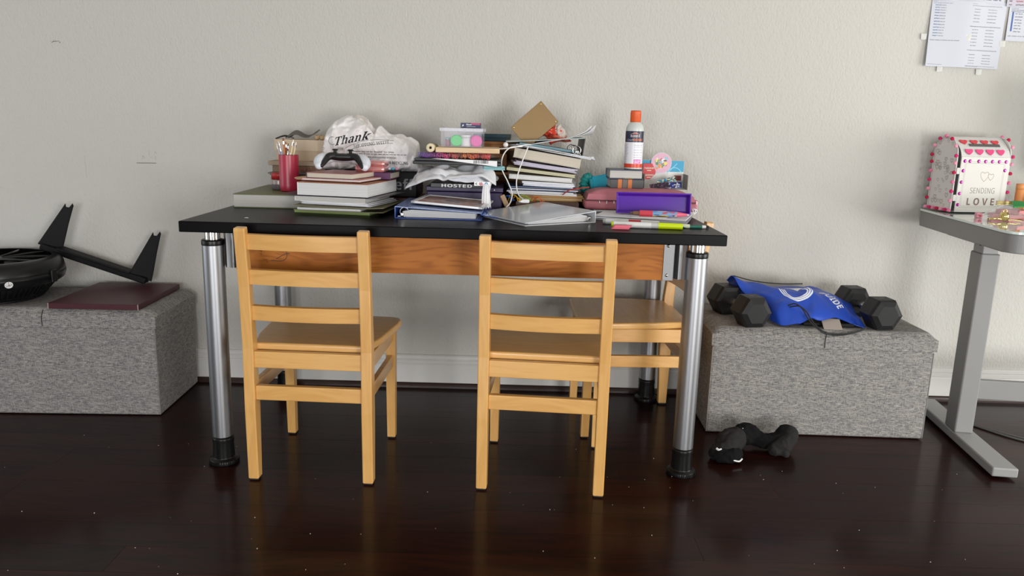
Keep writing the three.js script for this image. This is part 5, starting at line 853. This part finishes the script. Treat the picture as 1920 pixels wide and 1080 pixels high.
// ---------------------------------------------------------------- on the standing desk
const DT = 0.769;
{ // cardboard letter box decorated with hearts, gems and pompoms
  const t = thing('valentine_mailbox', 'white card valentine mailbox with pompoms, hearts and gems on desk', 'letter box', [1.822, DT + 0.004, 0.117], 6 * D), wht = std(col(0.62, 0.61, 0.59), 0.55), W = 0.184, Dp = 0.135, Hf = 0.195, Ht = 0.265;
  const arch = (k = 0) => { const p = [[-Dp / 2 + k, k], [Dp / 2 - k, k]], r = Dp / 2 - k; for (let i = 0; i <= 16; i++) { const a = i / 16 * Math.PI; p.push([Math.cos(a) * r, Ht - Dp / 2 + Math.sin(a) * r]); } return p; };
  const hearts = (n, sc, c0) => canvasTex(512, 1000, (c, w, h) => { c.fillStyle = '#dcdad6'; c.fillRect(0, 0, w, h); c.strokeStyle = '#9a948e'; c.lineWidth = 5; c.strokeRect(30, 30, w - 60, h - 60); for (let i = 0; i < n; i++) { const x = rr(60, w - 60), y = rr(60, h - 80), s = rr(22, 52); heart2d(c, x, y, s); c.stroke(); if (s > 38) { heart2d(c, x, y + 4, s * 0.6); c.stroke(); } } });
  const panel = (x, name) => { const g = prism(arch(), 0.003, 0.0006), uv = g.attributes.uv, p = g.attributes.position; for (let i = 0; i < uv.count; i++) uv.setXY(i, (p.getX(i) + Dp / 2) / Dp, p.getY(i) / Ht); g.rotateY(-Math.PI / 2); return mesh(name, place(g, x, 0, 0), std(col(1, 1, 1), 0.6, { map: hearts(40) }), t); };
  const left = panel(-W / 2 - 0.012, 'side_panel'), right = panel(W / 2 + 0.004, 'side_panel');
  const pink = [col(0.50, 0.012, 0.07), col(0.78, 0.20, 0.36), col(0.62, 0.03, 0.16), col(0.85, 0.34, 0.48)].map((c) => std(c, 0.9, { sheen: 1, sheenColor: c }));
  const pom = (par, x, y, z, k) => { const g = new THREE.IcosahedronGeometry(0.0064, 3), p = g.attributes.position; for (let i = 0; i < p.count; i++) { const s = 1 + 0.16 * (h3(Math.round(p.getX(i) * 9e4), Math.round(p.getY(i) * 9e4), Math.round(p.getZ(i) * 9e4)) - 0.5); p.setXYZ(i, p.getX(i) * s, p.getY(i) * s, p.getZ(i) * s); } g.computeVertexNormals(); mesh('pompom', place(g, x, y, z), pink[k % 4], par); };
  let q = 0; for (const [px, par] of [[-W / 2 - 0.019, left], [W / 2 + 0.012, right]]) {
    for (const z of [-Dp / 2, Dp / 2]) for (let y = 0.04; y < Ht - Dp / 2; y += 0.033) pom(par, px + (z > 0 ? 0 : 0.002), y, z, q++ * 7);
    for (let i = 0; i <= 6; i++) { const a = i / 6 * Math.PI; pom(par, px, Ht - Dp / 2 + Math.sin(a) * Dp / 2, Math.cos(a) * Dp / 2, q++ * 5); }
    for (let z = -Dp / 2; z <= Dp / 2 + 0.001; z += 0.0225) pom(par, px, 0.006, z, q++ * 3);
  }
  const face = canvasTex(900, 780, (c, w, h) => {
    const gr = '#8d8781'; c.fillStyle = '#e9e7e3'; c.fillRect(0, 0, w, h); c.strokeStyle = '#b5b0aa'; c.lineWidth = 5; c.strokeRect(74, 66, w - 148, h - 130); c.strokeRect(94, 86, w - 188, h - 170);
    c.strokeStyle = '#a8908a'; c.lineWidth = 7; heart2d(c, 470, 250, 100); c.stroke(); heart2d(c, 590, 262, 68); c.stroke();
    c.fillStyle = gr; c.textAlign = 'center'; c.font = '108px sans-serif'; c.save(); c.translate(470, 510); c.scale(1.05, 1); c.fillText('SENDING', 0, 0); c.restore(); c.fillStyle = '#7a5a52'; c.font = 'bold 140px sans-serif'; c.save(); c.translate(460, 680); c.scale(1.2, 1); c.fillText('L O V E', 0, 0); c.restore();
  });
  const front = mesh('front_panel', box(W, Hf, 0.003, 0, Hf / 2, Dp / 2 + 0.002, 0.0006), wht, t); mesh('print', quad(W - 0.002, Hf - 0.002, 0, Hf / 2, Dp / 2 + 0.0042), std(col(0.78, 0.77, 0.75), 0.5, { map: face }), front);
  for (const y of [0.05, 0.145]) mesh('tab', box(0.012, 0.022, 0.003, -W / 2 - 0.005, y, Dp / 2 + 0.002, 0.0006), wht, front);
  mesh('back_panel', box(W, Hf, 0.003, 0, Hf / 2, -Dp / 2 + 0.004, 0.0006), wht, t); mesh('base_panel', box(W, 0.003, Dp - 0.004, 0, 0.0015, 0, 0.0006), wht, t);
  const gem = lathe([[0, 0.003], [0.0035, 0.0026], [0.0065, 0.0008], [0.0068, 0]], 8), gm = std(col(0.42, 0.0, 0.30), 0.08, { clearcoat: 1, metalness: 0.35, flatShading: true });
  for (let i = 0; i < 7; i++) mesh('gem', place(gem.clone(), -0.078 + i * 0.026 + (i === 1 ? -0.007 : 0), 0.180, Dp / 2 + 0.0038, Math.PI / 2), gm, front);
  for (let i = 0; i < 4; i++) mesh('gem', place(gem.clone(), -0.080 - i * 0.0008, 0.146 - i * 0.040, Dp / 2 + 0.0038, Math.PI / 2), gm, front);
  mesh('gem', place(gem.clone(), 0.078, 0.150, Dp / 2 + 0.0038, Math.PI / 2), gm, front);
  // roof: three creased facets, a slot, hearts in two rows
  const prof = [[Dp / 2 + 0.002, Hf], [Dp / 2 - 0.012, Hf + 0.028], [0.012, Ht - 0.006], [-0.012, Ht - 0.006], [-Dp / 2 + 0.012, Hf + 0.028], [-Dp / 2 + 0.004, Hf]];
  const roof = mesh('roof', patch([-W / 2, 0, W / 2].map((x) => prof.map(([z, y]) => [x, y, z])).map((r) => r), 25, 4, 0.002), wht, t);
  const rm = std(col(0.60, 0.015, 0.03), 0.35, { clearcoat: 0.6 }), pm = std(col(0.74, 0.07, 0.22), 0.35, { clearcoat: 0.6 });
  for (let i = 0; i < 4; i++) { mesh('heart_sticker', place(heartGeo(0.0155), -0.064 + i * 0.040, Hf + 0.0195, Dp / 2 - 0.002, -0.5), pm, roof); mesh('heart_sticker', place(heartGeo(0.0155), -0.068 + i * 0.040, Ht - 0.018, 0.0335, -0.86), rm, roof); }
  mesh('slot', place(box(0.115, 0.011, 0.0022, 0, 0, 0, 0), 0.005, Hf + 0.0405, 0.0475, -0.78), std(col(0.10, 0.095, 0.09), 0.9), roof);
}
function heart2d(c, x, y, s) { c.beginPath(); c.moveTo(x, y + s * 0.9); c.bezierCurveTo(x - s * 1.2, y + s * 0.1, x - s * 0.8, y - s * 0.8, x, y - s * 0.25); c.bezierCurveTo(x + s * 0.8, y - s * 0.8, x + s * 1.2, y + s * 0.1, x, y + s * 0.9); c.closePath(); }
function heartGeo(s) { const h = new THREE.Shape(); h.moveTo(0, -s * 0.9); h.bezierCurveTo(-s * 1.3, -s * 0.1, -s * 1.1, s * 0.8, 0, s * 0.3); h.bezierCurveTo(s * 1.1, s * 0.8, s * 1.3, -s * 0.1, 0, -s * 0.9); return new THREE.ExtrudeGeometry(h, { depth: 0.0012, bevelEnabled: true, bevelThickness: 0.0008, bevelSize: 0.0008, bevelSegments: 2, curveSegments: 10 }); }
{
  const b = thing('party_bag', 'clear gift bag of pink wafers tied with green ribbon on desk', 'bag', [1.80, DT, 0.36], 12 * D);
  for (let i = 0; i < 4; i++) mesh('wafer', place(box(0.070, 0.015, 0.032, 0, 0, 0, 0.002), 0.025 + i * 0.016, 0.0085 + (i % 2) * 0.016, -0.02 + i * 0.012, 0, -0.35 + i * 0.16), std(col(0.62, 0.22, 0.22), 0.6), b);
  const P = [-1, -0.3, 0.3, 1].map((v) => [-1, -0.5, 0, 0.5, 1].map((u) => [0.03 + u * 0.095, (0.045 - 0.038 * Math.abs(u)) * (1 - v * v * 0.9) + 0.003, v * 0.05]));
  mesh('bag_film', patch(P, 24, 16, 0.0003, (u, v) => V(0, 0.006 * Math.abs(2 * fbm(u * 7, v * 6, 3) - 0.9), 0)), std(col(0.97, 0.97, 0.98), 0.08, { transmission: 0.9, thickness: 0, ior: 1.3 }), b);
  mesh('green_ribbon', patch([[[0.03, 0.052, -0.02], [0.08, 0.058, -0.02], [0.16, 0.048, -0.015]], [[0.03, 0.042, 0.022], [0.08, 0.044, 0.024], [0.16, 0.034, 0.02]]], 12, 6, 0.004), std(col(0.01, 0.27, 0.05), 0.35), b);
  mesh('gold_wire', [0, 1, 2].map((k) => tube([[-0.03, 0.050 + k * 0.005, 0.01], [0.0, 0.052 + k * 0.004, 0.02], [0.03, 0.052 + k * 0.003, 0.012]], 0.002, 16, 6)), std(col(0.50, 0.40, 0.16), 0.25, { metalness: 1 }), b);
  const w = thing('pink_candy', 'small pink candy cube with a red heart on the glass desk', 'candy', [1.745, DT + 0.0002, 0.335], -6 * D); mesh('cube', box(0.020, 0.017, 0.018, 0, 0.0085, 0, 0.002), std(col(0.80, 0.34, 0.42), 0.5), w); mesh('heart', place(heartGeo(0.005), 0.001, 0.0088, 0.0086), std(col(0.55, 0.02, 0.06), 0.5), w);
  const s = thing('gold_bow', 'shiny gold bell charm with ribbon lying on the glass desk', 'charm', [1.772, DT, 0.43], 0), gold = std(col(0.72, 0.56, 0.22), 0.15, { metalness: 1 }); mesh('bell', place(new THREE.SphereGeometry(0.015, 24, 16), 0, 0.0165, 0), gold, s); mesh('ring', place(new THREE.TorusGeometry(0.006, 0.0016, 8, 20), 0, 0.0325, 0), gold, s); mesh('ribbon_tail', [tube([[-0.05, 0.006, 0.0], [-0.03, 0.009, 0.006], [-0.012, 0.007, 0.004]], 0.003, 14, 6), tube([[0.05, 0.004, 0.014], [0.03, 0.006, 0.010], [0.010, 0.005, 0.006]], 0.002, 14, 6)], gold, s);
  one('white_scrap', 'thin white paper curl beside the gold charm on desk', 'paper', patch([[[0, 0.0012, 0], [0.03, 0.003, 0.01], [0.06, 0.001, 0.014]], [[0.004, 0.001, 0.01], [0.03, 0.002, 0.022], [0.06, 0.001, 0.03]]], 8, 4, 0.0006), PAPER, [1.79, DT + 0.0002, 0.45]);
  const or = thing('orange_tube', 'orange cardboard tube standing beside the valentine mailbox', 'tube', [1.985, DT, 0.165]); mesh('tube_body', lathe([[0, 0], [0.0165, 0], [0.0165, 0.088], [0, 0.088]], 28), std(col(0.78, 0.30, 0.09), 0.5), or); mesh('cap', lathe([[0, 0.0885], [0.017, 0.0885], [0.017, 0.108], [0, 0.108]], 28), std(col(0.80, 0.34, 0.12), 0.5), or);
  one('dark_pouch', 'dark brown rounded pouch at the edge of the desk', 'pouch', place(tubeVar([[0, 0.014, 0], [0.02, 0.045, 0.002], [0.06, 0.06, 0]], [0.013, 0.028, 0.03]), 0, 0, 0), std(col(0.09, 0.045, 0.035), 0.6), [1.998, DT, 0.235]);
}

{ // the screen that stands further along the desk and shades the wall
  const t = thing('computer_monitor', 'black computer monitor standing further along the grey desk', 'monitor', [2.36, DT, 0.24], -7 * D);
  mesh('screen_housing', box(0.54, 0.33, 0.03, 0, 0.31, 0, 0.006), blackMatte, t); mesh('screen', quad(0.52, 0.30, 0, 0.315, 0.0156), std(col(0.008, 0.008, 0.009), 0.2), t);
  mesh('stand_neck', box(0.05, 0.2, 0.02, 0, 0.11, -0.03, 0.004), blackMatte, t); mesh('stand_base', box(0.22, 0.010, 0.16, 0, 0.0052, -0.01, 0.004), blackMatte, t);
}

// ---------------------------------------------------------------- on and before the ottomans
function dumbbell(label, x, y, z, turn) {
  const t = thing('hex_dumbbell', label, 'dumbbell', [x, y, z], turn, 'black hex dumbbells'), rub = std(col(0.012, 0.012, 0.013), 0.5, { specularIntensity: 0.7 });
  const R = 0.060, hexP = (r) => { const p = []; for (let i = 0; i < 6; i++) { const a = i * Math.PI / 3; p.push([Math.cos(a) * r, Math.sin(a) * r]); } return p; }, h = R * Math.cos(Math.PI / 6);
  for (const s of [-1, 1]) {                          // six sided head: straight middle, ends drawn in to a smaller hexagon
    const rings = [[0.040, -0.048], [0.055, -0.044], [R, -0.032], [R, 0.028], [0.055, 0.040], [0.038, 0.048]], g = [];
    const pts = rings.map(([r, zz]) => hexP(r).map(([a, b]) => [a, b, zz * s])), tri = [];
    for (let k = 0; k < rings.length - 1; k++) for (let i = 0; i < 6; i++) { const a = pts[k][i], b = pts[k][(i + 1) % 6], c = pts[k + 1][(i + 1) % 6], d = pts[k + 1][i]; tri.push(...(s > 0 ? [a, b, c, a, c, d] : [a, c, b, a, d, c])); }
    for (const [k, f] of [[0, -1], [rings.length - 1, 1]]) for (let i = 1; i < 5; i++) { const a = pts[k][0], b = pts[k][i], c = pts[k][i + 1]; tri.push(...(f * s > 0 ? [a, b, c] : [a, c, b])); }
    const geo = new THREE.BufferGeometry(); geo.setAttribute('position', new THREE.Float32BufferAttribute(tri.flat(), 3)); geo.computeVertexNormals();
    const hd = mesh('weight_head', place(plain(geo), 0, h, s * 0.098), rub, t);
    const tx = canvasTex(128, 48, (c, w, q) => { c.clearRect(0, 0, w, q); c.strokeStyle = '#9a9b9d'; c.lineWidth = 3; c.font = 'bold 36px sans-serif'; c.textAlign = 'center'; c.strokeText('CAP', w / 2, 37); });
    mesh('embossed_mark', quad(0.034, 0.0128, 0, h * 2 + 0.0006, s * 0.094, -Math.PI / 2), std(col(1, 1, 1), 0.5, { map: tx, transparent: true }), hd).castShadow = false;
  }
  mesh('handle', place(lathe([[0, -0.06], [0.0135, -0.06], [0.0135, -0.05], [0.0155, -0.03], [0.0165, 0], [0.0155, 0.03], [0.0135, 0.05], [0.0135, 0.06], [0, 0.06]], 28), 0, h, 0, Math.PI / 2), std(col(0.60, 0.59, 0.57), 0.25, { metalness: 1 }), t);
  return t;
}
const OT = 0.3825;
dumbbell('black hex dumbbell by the open corner of the blue bag', 0.970, OT, 0.285, 11 * D);
dumbbell('black hex dumbbell at the printed end of the blue bag', 1.432, OT, 0.268, 5 * D);
{ // blue drawstring bag draped over the handles
  const t = thing('drawstring_bag', 'royal blue drawstring bag with white arrow print between the dumbbells', 'bag', [0, 0, 0]);
  const print = canvasTex(1024, 640, (c, w, h) => {
    c.fillStyle = '#1a47b4'; c.fillRect(0, 0, w, h); c.translate(-60, 90); c.strokeStyle = '#f0f2f8'; c.lineWidth = 11;
    for (const r of [0, 24, 48]) { c.beginPath(); c.moveTo(430 + r * 0.8, 150); c.bezierCurveTo(390 + r, 250, 430 + r * 0.5, 320 - r * 0.7, 530, 290 - r * 0.6); c.bezierCurveTo(640 - r * 0.4, 265 - r * 0.5, 690 - r * 0.9, 190, 630 - r * 0.8, 150 + r * 0.25); c.stroke(); }
    c.beginPath(); c.moveTo(500, 80); c.lineTo(640, 110); c.lineTo(560, 170); c.closePath(); c.fillStyle = '#f0f2f8'; c.fill();
    c.save(); c.translate(720, 120); c.rotate(1.05); c.font = 'bold 84px sans-serif'; c.fillText('GUIDE', 0, 0); c.restore(); c.save(); c.translate(800, 110); c.rotate(1.05); for (let i = 0; i < 8; i++) c.fillRect(i * 24, -16, 13, 15); c.restore(); c.save(); c.translate(852, 120); c.rotate(1.05); for (let i = 0; i < 6; i++) c.fillRect(i * 30, -10, 18, 8); c.restore();
  });
  const P = [
    [[0.958, 0.500, 0.165], [1.03, 0.490, 0.150], [1.13, 0.472, 0.14], [1.24, 0.472, 0.13], [1.33, 0.462, 0.12], [1.385, 0.425, 0.12]],
    [[0.968, 0.520, 0.205], [1.035, 0.492, 0.205], [1.13, 0.475, 0.20], [1.24, 0.478, 0.20], [1.335, 0.466, 0.20], [1.395, 0.430, 0.20]],
    [[1.000, 0.470, 0.245], [1.05, 0.474, 0.262], [1.14, 0.462, 0.265], [1.24, 0.464, 0.265], [1.335, 0.450, 0.26], [1.398, 0.410, 0.265]],
    [[1.060, 0.440, 0.285], [1.09, 0.452, 0.315], [1.15, 0.444, 0.325], [1.235, 0.448, 0.325], [1.325, 0.432, 0.315], [1.392, 0.395, 0.32]],
    [[1.072, 0.400, 0.325], [1.09, 0.418, 0.36], [1.16, 0.420, 0.37], [1.225, 0.425, 0.37], [1.31, 0.412, 0.355], [1.388, 0.384, 0.36]],
    [[1.078, 0.386, 0.355], [1.095, 0.386, 0.395], [1.15, 0.392, 0.395], [1.20, 0.402, 0.39], [1.30, 0.405, 0.37], [1.388, 0.382, 0.385]]];
  const cz = creases(77, 30, [0.22, 0.06, 0.14], 0.011, 0.03), cq = V(0, 0, 0), fold = (u, v, r) => V(0, Math.max(-0.006, cz(cq.copy(r).sub(V(1.19, 0.44, 0.27)))) + 0.003 * fbm(u * 6, v * 5, 2), 0);
  const g = patch(P.slice().reverse(), 80, 50, 0.002, (u, v, r) => fold(u, 1 - v, r));
  mesh('bag_panel', g, std(col(1, 1, 1), 0.42, { map: print, sheen: 0.3 }), t);
  const blue = std(hex('#1a47b4'), 0.45);
  mesh('open_corner', patch([[[0.958, 0.498, 0.162], [0.972, 0.47, 0.19], [0.99, 0.455, 0.215], [1.01, 0.462, 0.24]], [[0.968, 0.520, 0.203], [0.985, 0.50, 0.215], [0.998, 0.48, 0.23], [1.01, 0.47, 0.246]]], 18, 8, 0.0015, (u, v) => V(0.004 * Math.sin(u * 14), 0, 0)), std(hex('#12317e'), 0.5), t);
  mesh('lower_panel', patch([[[1.085, 0.379, 0.37], [1.15, 0.380, 0.36], [1.22, 0.382, 0.33]], [[1.11, 0.381, 0.25], [1.2, 0.382, 0.24], [1.36, 0.382, 0.25]]], 12, 8, 0.0016), blue, t);
  const cord = std(col(0.012, 0.012, 0.014), 0.6);
  mesh('drawstring', [tube([[0.970, 0.522, 0.205], [1.05, 0.502, 0.19], [1.15, 0.490, 0.17], [1.24, 0.490, 0.16]], 0.002, 40, 6), tube([[1.12, 0.452, 0.362], [1.14, 0.462, 0.375], [1.16, 0.448, 0.392], [1.175, 0.420, 0.408], [1.20, 0.392, 0.424], [1.235, 0.372, 0.4325], [1.285, 0.370, 0.433], [1.34, 0.380, 0.424], [1.378, 0.388, 0.405]], 0.0022, 70, 6), tube([[1.125, 0.448, 0.366], [1.15, 0.456, 0.385], [1.172, 0.440, 0.398], [1.187, 0.414, 0.413], [1.212, 0.388, 0.427], [1.245, 0.375, 0.4325], [1.295, 0.375, 0.432], [1.345, 0.384, 0.421], [1.38, 0.392, 0.402]], 0.0022, 70, 6)], cord, t);
  const w = thing('leather_wallet', 'taupe card folder with black sides sticking out under blue bag', 'folder', [1.268, OT + 0.0015, 0.375], -5 * D); mesh('card_face', place(box(0.062, 0.052, 0.003, 0, 0, 0, 0.0008), 0, 0.012, 0.012, -1.05), std(col(0.36, 0.31, 0.27), 0.6), w); mesh('black_body', box(0.17, 0.012, 0.06, -0.005, 0.006, -0.03, 0.003), blackMatte, w);
}
{ // black socks, crumpled on the floor
  const sock = std(col(0.006, 0.006, 0.0065), 0.95, { specularIntensity: 0.3 }), grey = std(col(0.022, 0.021, 0.021), 0.95, { specularIntensity: 0.3 }), wht = std(col(0.75, 0.75, 0.75), 0.8);
  const sq = V(0, 0, 0), lump = (pts, rad, s) => { const cs = creases(100 + s, 30, [0.1, 0.04, 0.06], 0.013, 0.012), g = tubeVar(pts, rad, 70, 44), p = g.attributes.position, nn = g.attributes.normal; for (let i = 0; i < p.count; i++) { const x = p.getX(i), y = p.getY(i), z = p.getZ(i), k = (1 - Math.abs(2 * fbm(x * 26 + s, y * 26, z * 26, 3) - 0.95)) * 0.014 - 0.009; p.setXYZ(i, x + k * nn.getX(i), Math.max(0.001, y + k * nn.getY(i)), z + k * nn.getZ(i)); } g.computeVertexNormals(); return g; };
  const a = thing('black_sock', 'crumpled black sock with white ticks on the floor by table leg', 'sock', [0.90, 0, 0.585], 0, 'black socks on the floor');
  mesh('foot', lump([[-0.055, 0.020, 0.045], [-0.03, 0.030, 0.035], [-0.005, 0.040, 0.0], [0.015, 0.042, -0.02]], [0.026, 0.034, 0.040, 0.036], 1), grey, a); mesh('cuff', lump([[-0.068, 0.018, 0.05], [-0.045, 0.020, 0.068], [-0.018, 0.022, 0.07], [0.0, 0.022, 0.055]], [0.018, 0.021, 0.021, 0.018], 4), sock, a);
  mesh('white_tick', tube([[-0.024, 0.022, 0.092], [-0.016, 0.017, 0.0935], [0.0, 0.014, 0.093], [0.012, 0.018, 0.083]], 0.0028, 16, 6), wht, a); mesh('white_tick', tube([[-0.066, 0.043, 0.064], [-0.060, 0.041, 0.071], [-0.052, 0.043, 0.069]], 0.0042, 10, 6), wht, a);
  const b = thing('black_sock', 'crumpled black sock stretched before the grey ottoman with a grey toe', 'sock', [0.985, 0, 0.535], 0, 'black socks on the floor');
  mesh('leg', lump([[-0.055, 0.045, 0.01], [-0.02, 0.048, 0.0], [0.015, 0.035, 0.005], [0.05, 0.030, 0.015], [0.085, 0.040, 0.01], [0.11, 0.058, 0.0]], [0.030, 0.034, 0.026, 0.022, 0.026, 0.028], 7), sock, b);
  mesh('foot', lump([[0.118, 0.056, 0.008], [0.11, 0.040, 0.028], [0.085, 0.028, 0.042], [0.055, 0.018, 0.05], [0.085, 0.012, 0.068]], [0.024, 0.026, 0.024, 0.016, 0.012], 11), grey, b);
  mesh('white_stripe', [tube([[-0.044, 0.078, 0.022], [-0.042, 0.062, 0.032], [-0.041, 0.045, 0.040], [-0.040, 0.03, 0.043]], 0.0016, 16, 6), place(new THREE.SphereGeometry(0.0045, 10, 8), -0.041, 0.034, 0.041)], wht, b);
}
{ // maroon album, black fan, black stand
  book('maroon leather album lying on the grey ottoman', 0.305, 0.019, 0.355, std(col(0.060, 0.010, 0.016), 0.45), std(col(0.075, 0.014, 0.02), 0.6), 'front', [-1.262, 0.3825, 0.222], 1.5 * D, { name: 'album', category: 'album', t: 0.0025 });
  const al = scene.children[scene.children.length - 1]; mesh('spine', box(0.0025, 0.019, 0.355, 0.1515, 0.0095, 0, 0.001), std(col(0.050, 0.009, 0.014), 0.45), al);
  for (const x of [-0.151, 0.151]) mesh('worn_corner', box(0.0032, 0.0196, 0.0035, x, 0.0096, 0.1768, 0.001), std(col(0.40, 0.28, 0.25), 0.8), al);
  const t = thing('black_fan', 'round black plastic fan housing with a white dial on ottoman', 'fan', [-1.690, 0.3825, 0.244], 0), bk = std(col(0.006, 0.0065, 0.007), 0.35, { specularIntensity: 0.7 });
  mesh('housing', lathe([[0.170, 0.058], [0.205, 0.062], [0.222, 0.075], [0.228, 0.095], [0.227, 0.103], [0.2245, 0.105], [0.2245, 0.108], [0.226, 0.112], [0.222, 0.135], [0.212, 0.152], [0.200, 0.160], [0.185, 0.162], [0.185, 0.158], [0.198, 0.150], [0.200, 0.07], [0.170, 0.064]], 72), bk, t);
  const ribs = []; for (let i = 0; i < 64; i++) { const a = i / 64 * 6.2832; ribs.push(rod([Math.cos(a) * 0.198, 0.064, Math.sin(a) * 0.198], [Math.cos(a) * 0.150, 0.004, Math.sin(a) * 0.150], 0.0026, 0.0026, 6)); } ribs.push(place(new THREE.TorusGeometry(0.15, 0.004, 8, 60), 0, 0.004, 0, Math.PI / 2)); mesh('grille', ribs, bk, t);
  mesh('inner_drum', lathe([[0, 0.01], [0.13, 0.012], [0.17, 0.058], [0.18, 0.12], [0, 0.12]], 48), std(col(0.006, 0.006, 0.007), 0.6), t);
  const spokes = []; for (let i = 0; i < 10; i++) { const a = i / 10 * 6.2832 + 0.2; spokes.push(tube([[Math.cos(a) * 0.19, 0.152, Math.sin(a) * 0.19], [Math.cos(a + 0.2) * 0.11, 0.158, Math.sin(a + 0.2) * 0.11], [Math.cos(a + 0.1) * 0.03, 0.150, Math.sin(a + 0.1) * 0.03]], 0.006, 14, 6)); } mesh('top_grille', spokes, bk, t); mesh('hub', lathe([[0, 0.160], [0.03, 0.157], [0.036, 0.148], [0.036, 0.12], [0, 0.12]], 28), bk, t);
  mesh('side_latch', box(0.008, 0.05, 0.03, 0.2275, 0.095, 0.02, 0.003), bk, t);
  const dial = canvasTex(128, 128, (c) => { c.fillStyle = '#efefef'; c.beginPath(); c.arc(64, 64, 62, 0, 7); c.fill(); c.fillStyle = '#111'; for (let i = 0; i < 8; i++) { const a = i * 0.785; c.beginPath(); c.arc(64 + Math.cos(a) * 42, 64 + Math.sin(a) * 42, i % 3 ? 6 : 9, 0, 7); c.fill(); } c.fillStyle = '#777'; c.beginPath(); c.arc(64, 64, 22, 0, 7); c.fill(); });
  const a0 = 46 * D, dx = Math.cos(a0) * 0.2285, dz = Math.sin(a0) * 0.2285, kn = new THREE.Group(); kn.name = 'dial'; t.add(kn); kn.position.set(dx, 0.088, dz); kn.rotation.y = Math.PI / 2 - a0;
  mesh('dial_plate', place(new THREE.CylinderGeometry(0.0135, 0.0145, 0.004, 32), 0, 0, 0, Math.PI / 2), std(col(0.02, 0.02, 0.02), 0.4), kn); mesh('dial_face', place(new THREE.CircleGeometry(0.0125, 32), 0, 0, 0.0023), std(col(1, 1, 1), 0.4, { map: dial }), kn); mesh('dial_knob', place(lathe([[0, 0.005], [0.0035, 0.0045], [0.0045, 0]], 16), 0, 0, 0.0022, Math.PI / 2), chrome, kn);
  t.scale.set(1, 0.90, 1);
  // fan stand of a bar and two notched fins, leaning on the housing
  const s = thing('fan_stand', 'black plastic stand with two notched fins leaning on the fan', 'stand', [-1.413, 0.482, 0.078], 2 * D); s.rotation.z = -18.5 * D;
  const fin = (x, h, k) => { const g = prism([[-0.046, 0], [0.038, 0], [0.036, 0.03], [0.026, h * 0.62], [0.020, h], [0.014, h + 0.008], [0.008, h - 0.012], [-0.002, h - 0.014], [-0.008, h - 0.002], [-0.027, h * 0.5]], 0.010, 0.003); return place(g, x, 0, 0, 0, 0.25, k); };
  mesh('bar', box(0.40, 0.024, 0.045, 0, 0, 0, 0.006), blackMatte, s); mesh('bar_rib', box(0.28, 0.010, 0.05, 0, 0.012, 0, 0.004), blackMatte, s);
  mesh('fin', fin(-0.168, 0.185, -0.10), blackMatte, s); mesh('fin', fin(0.176, 0.190, -0.03), blackMatte, s);
}

renderer.render(scene, camera);
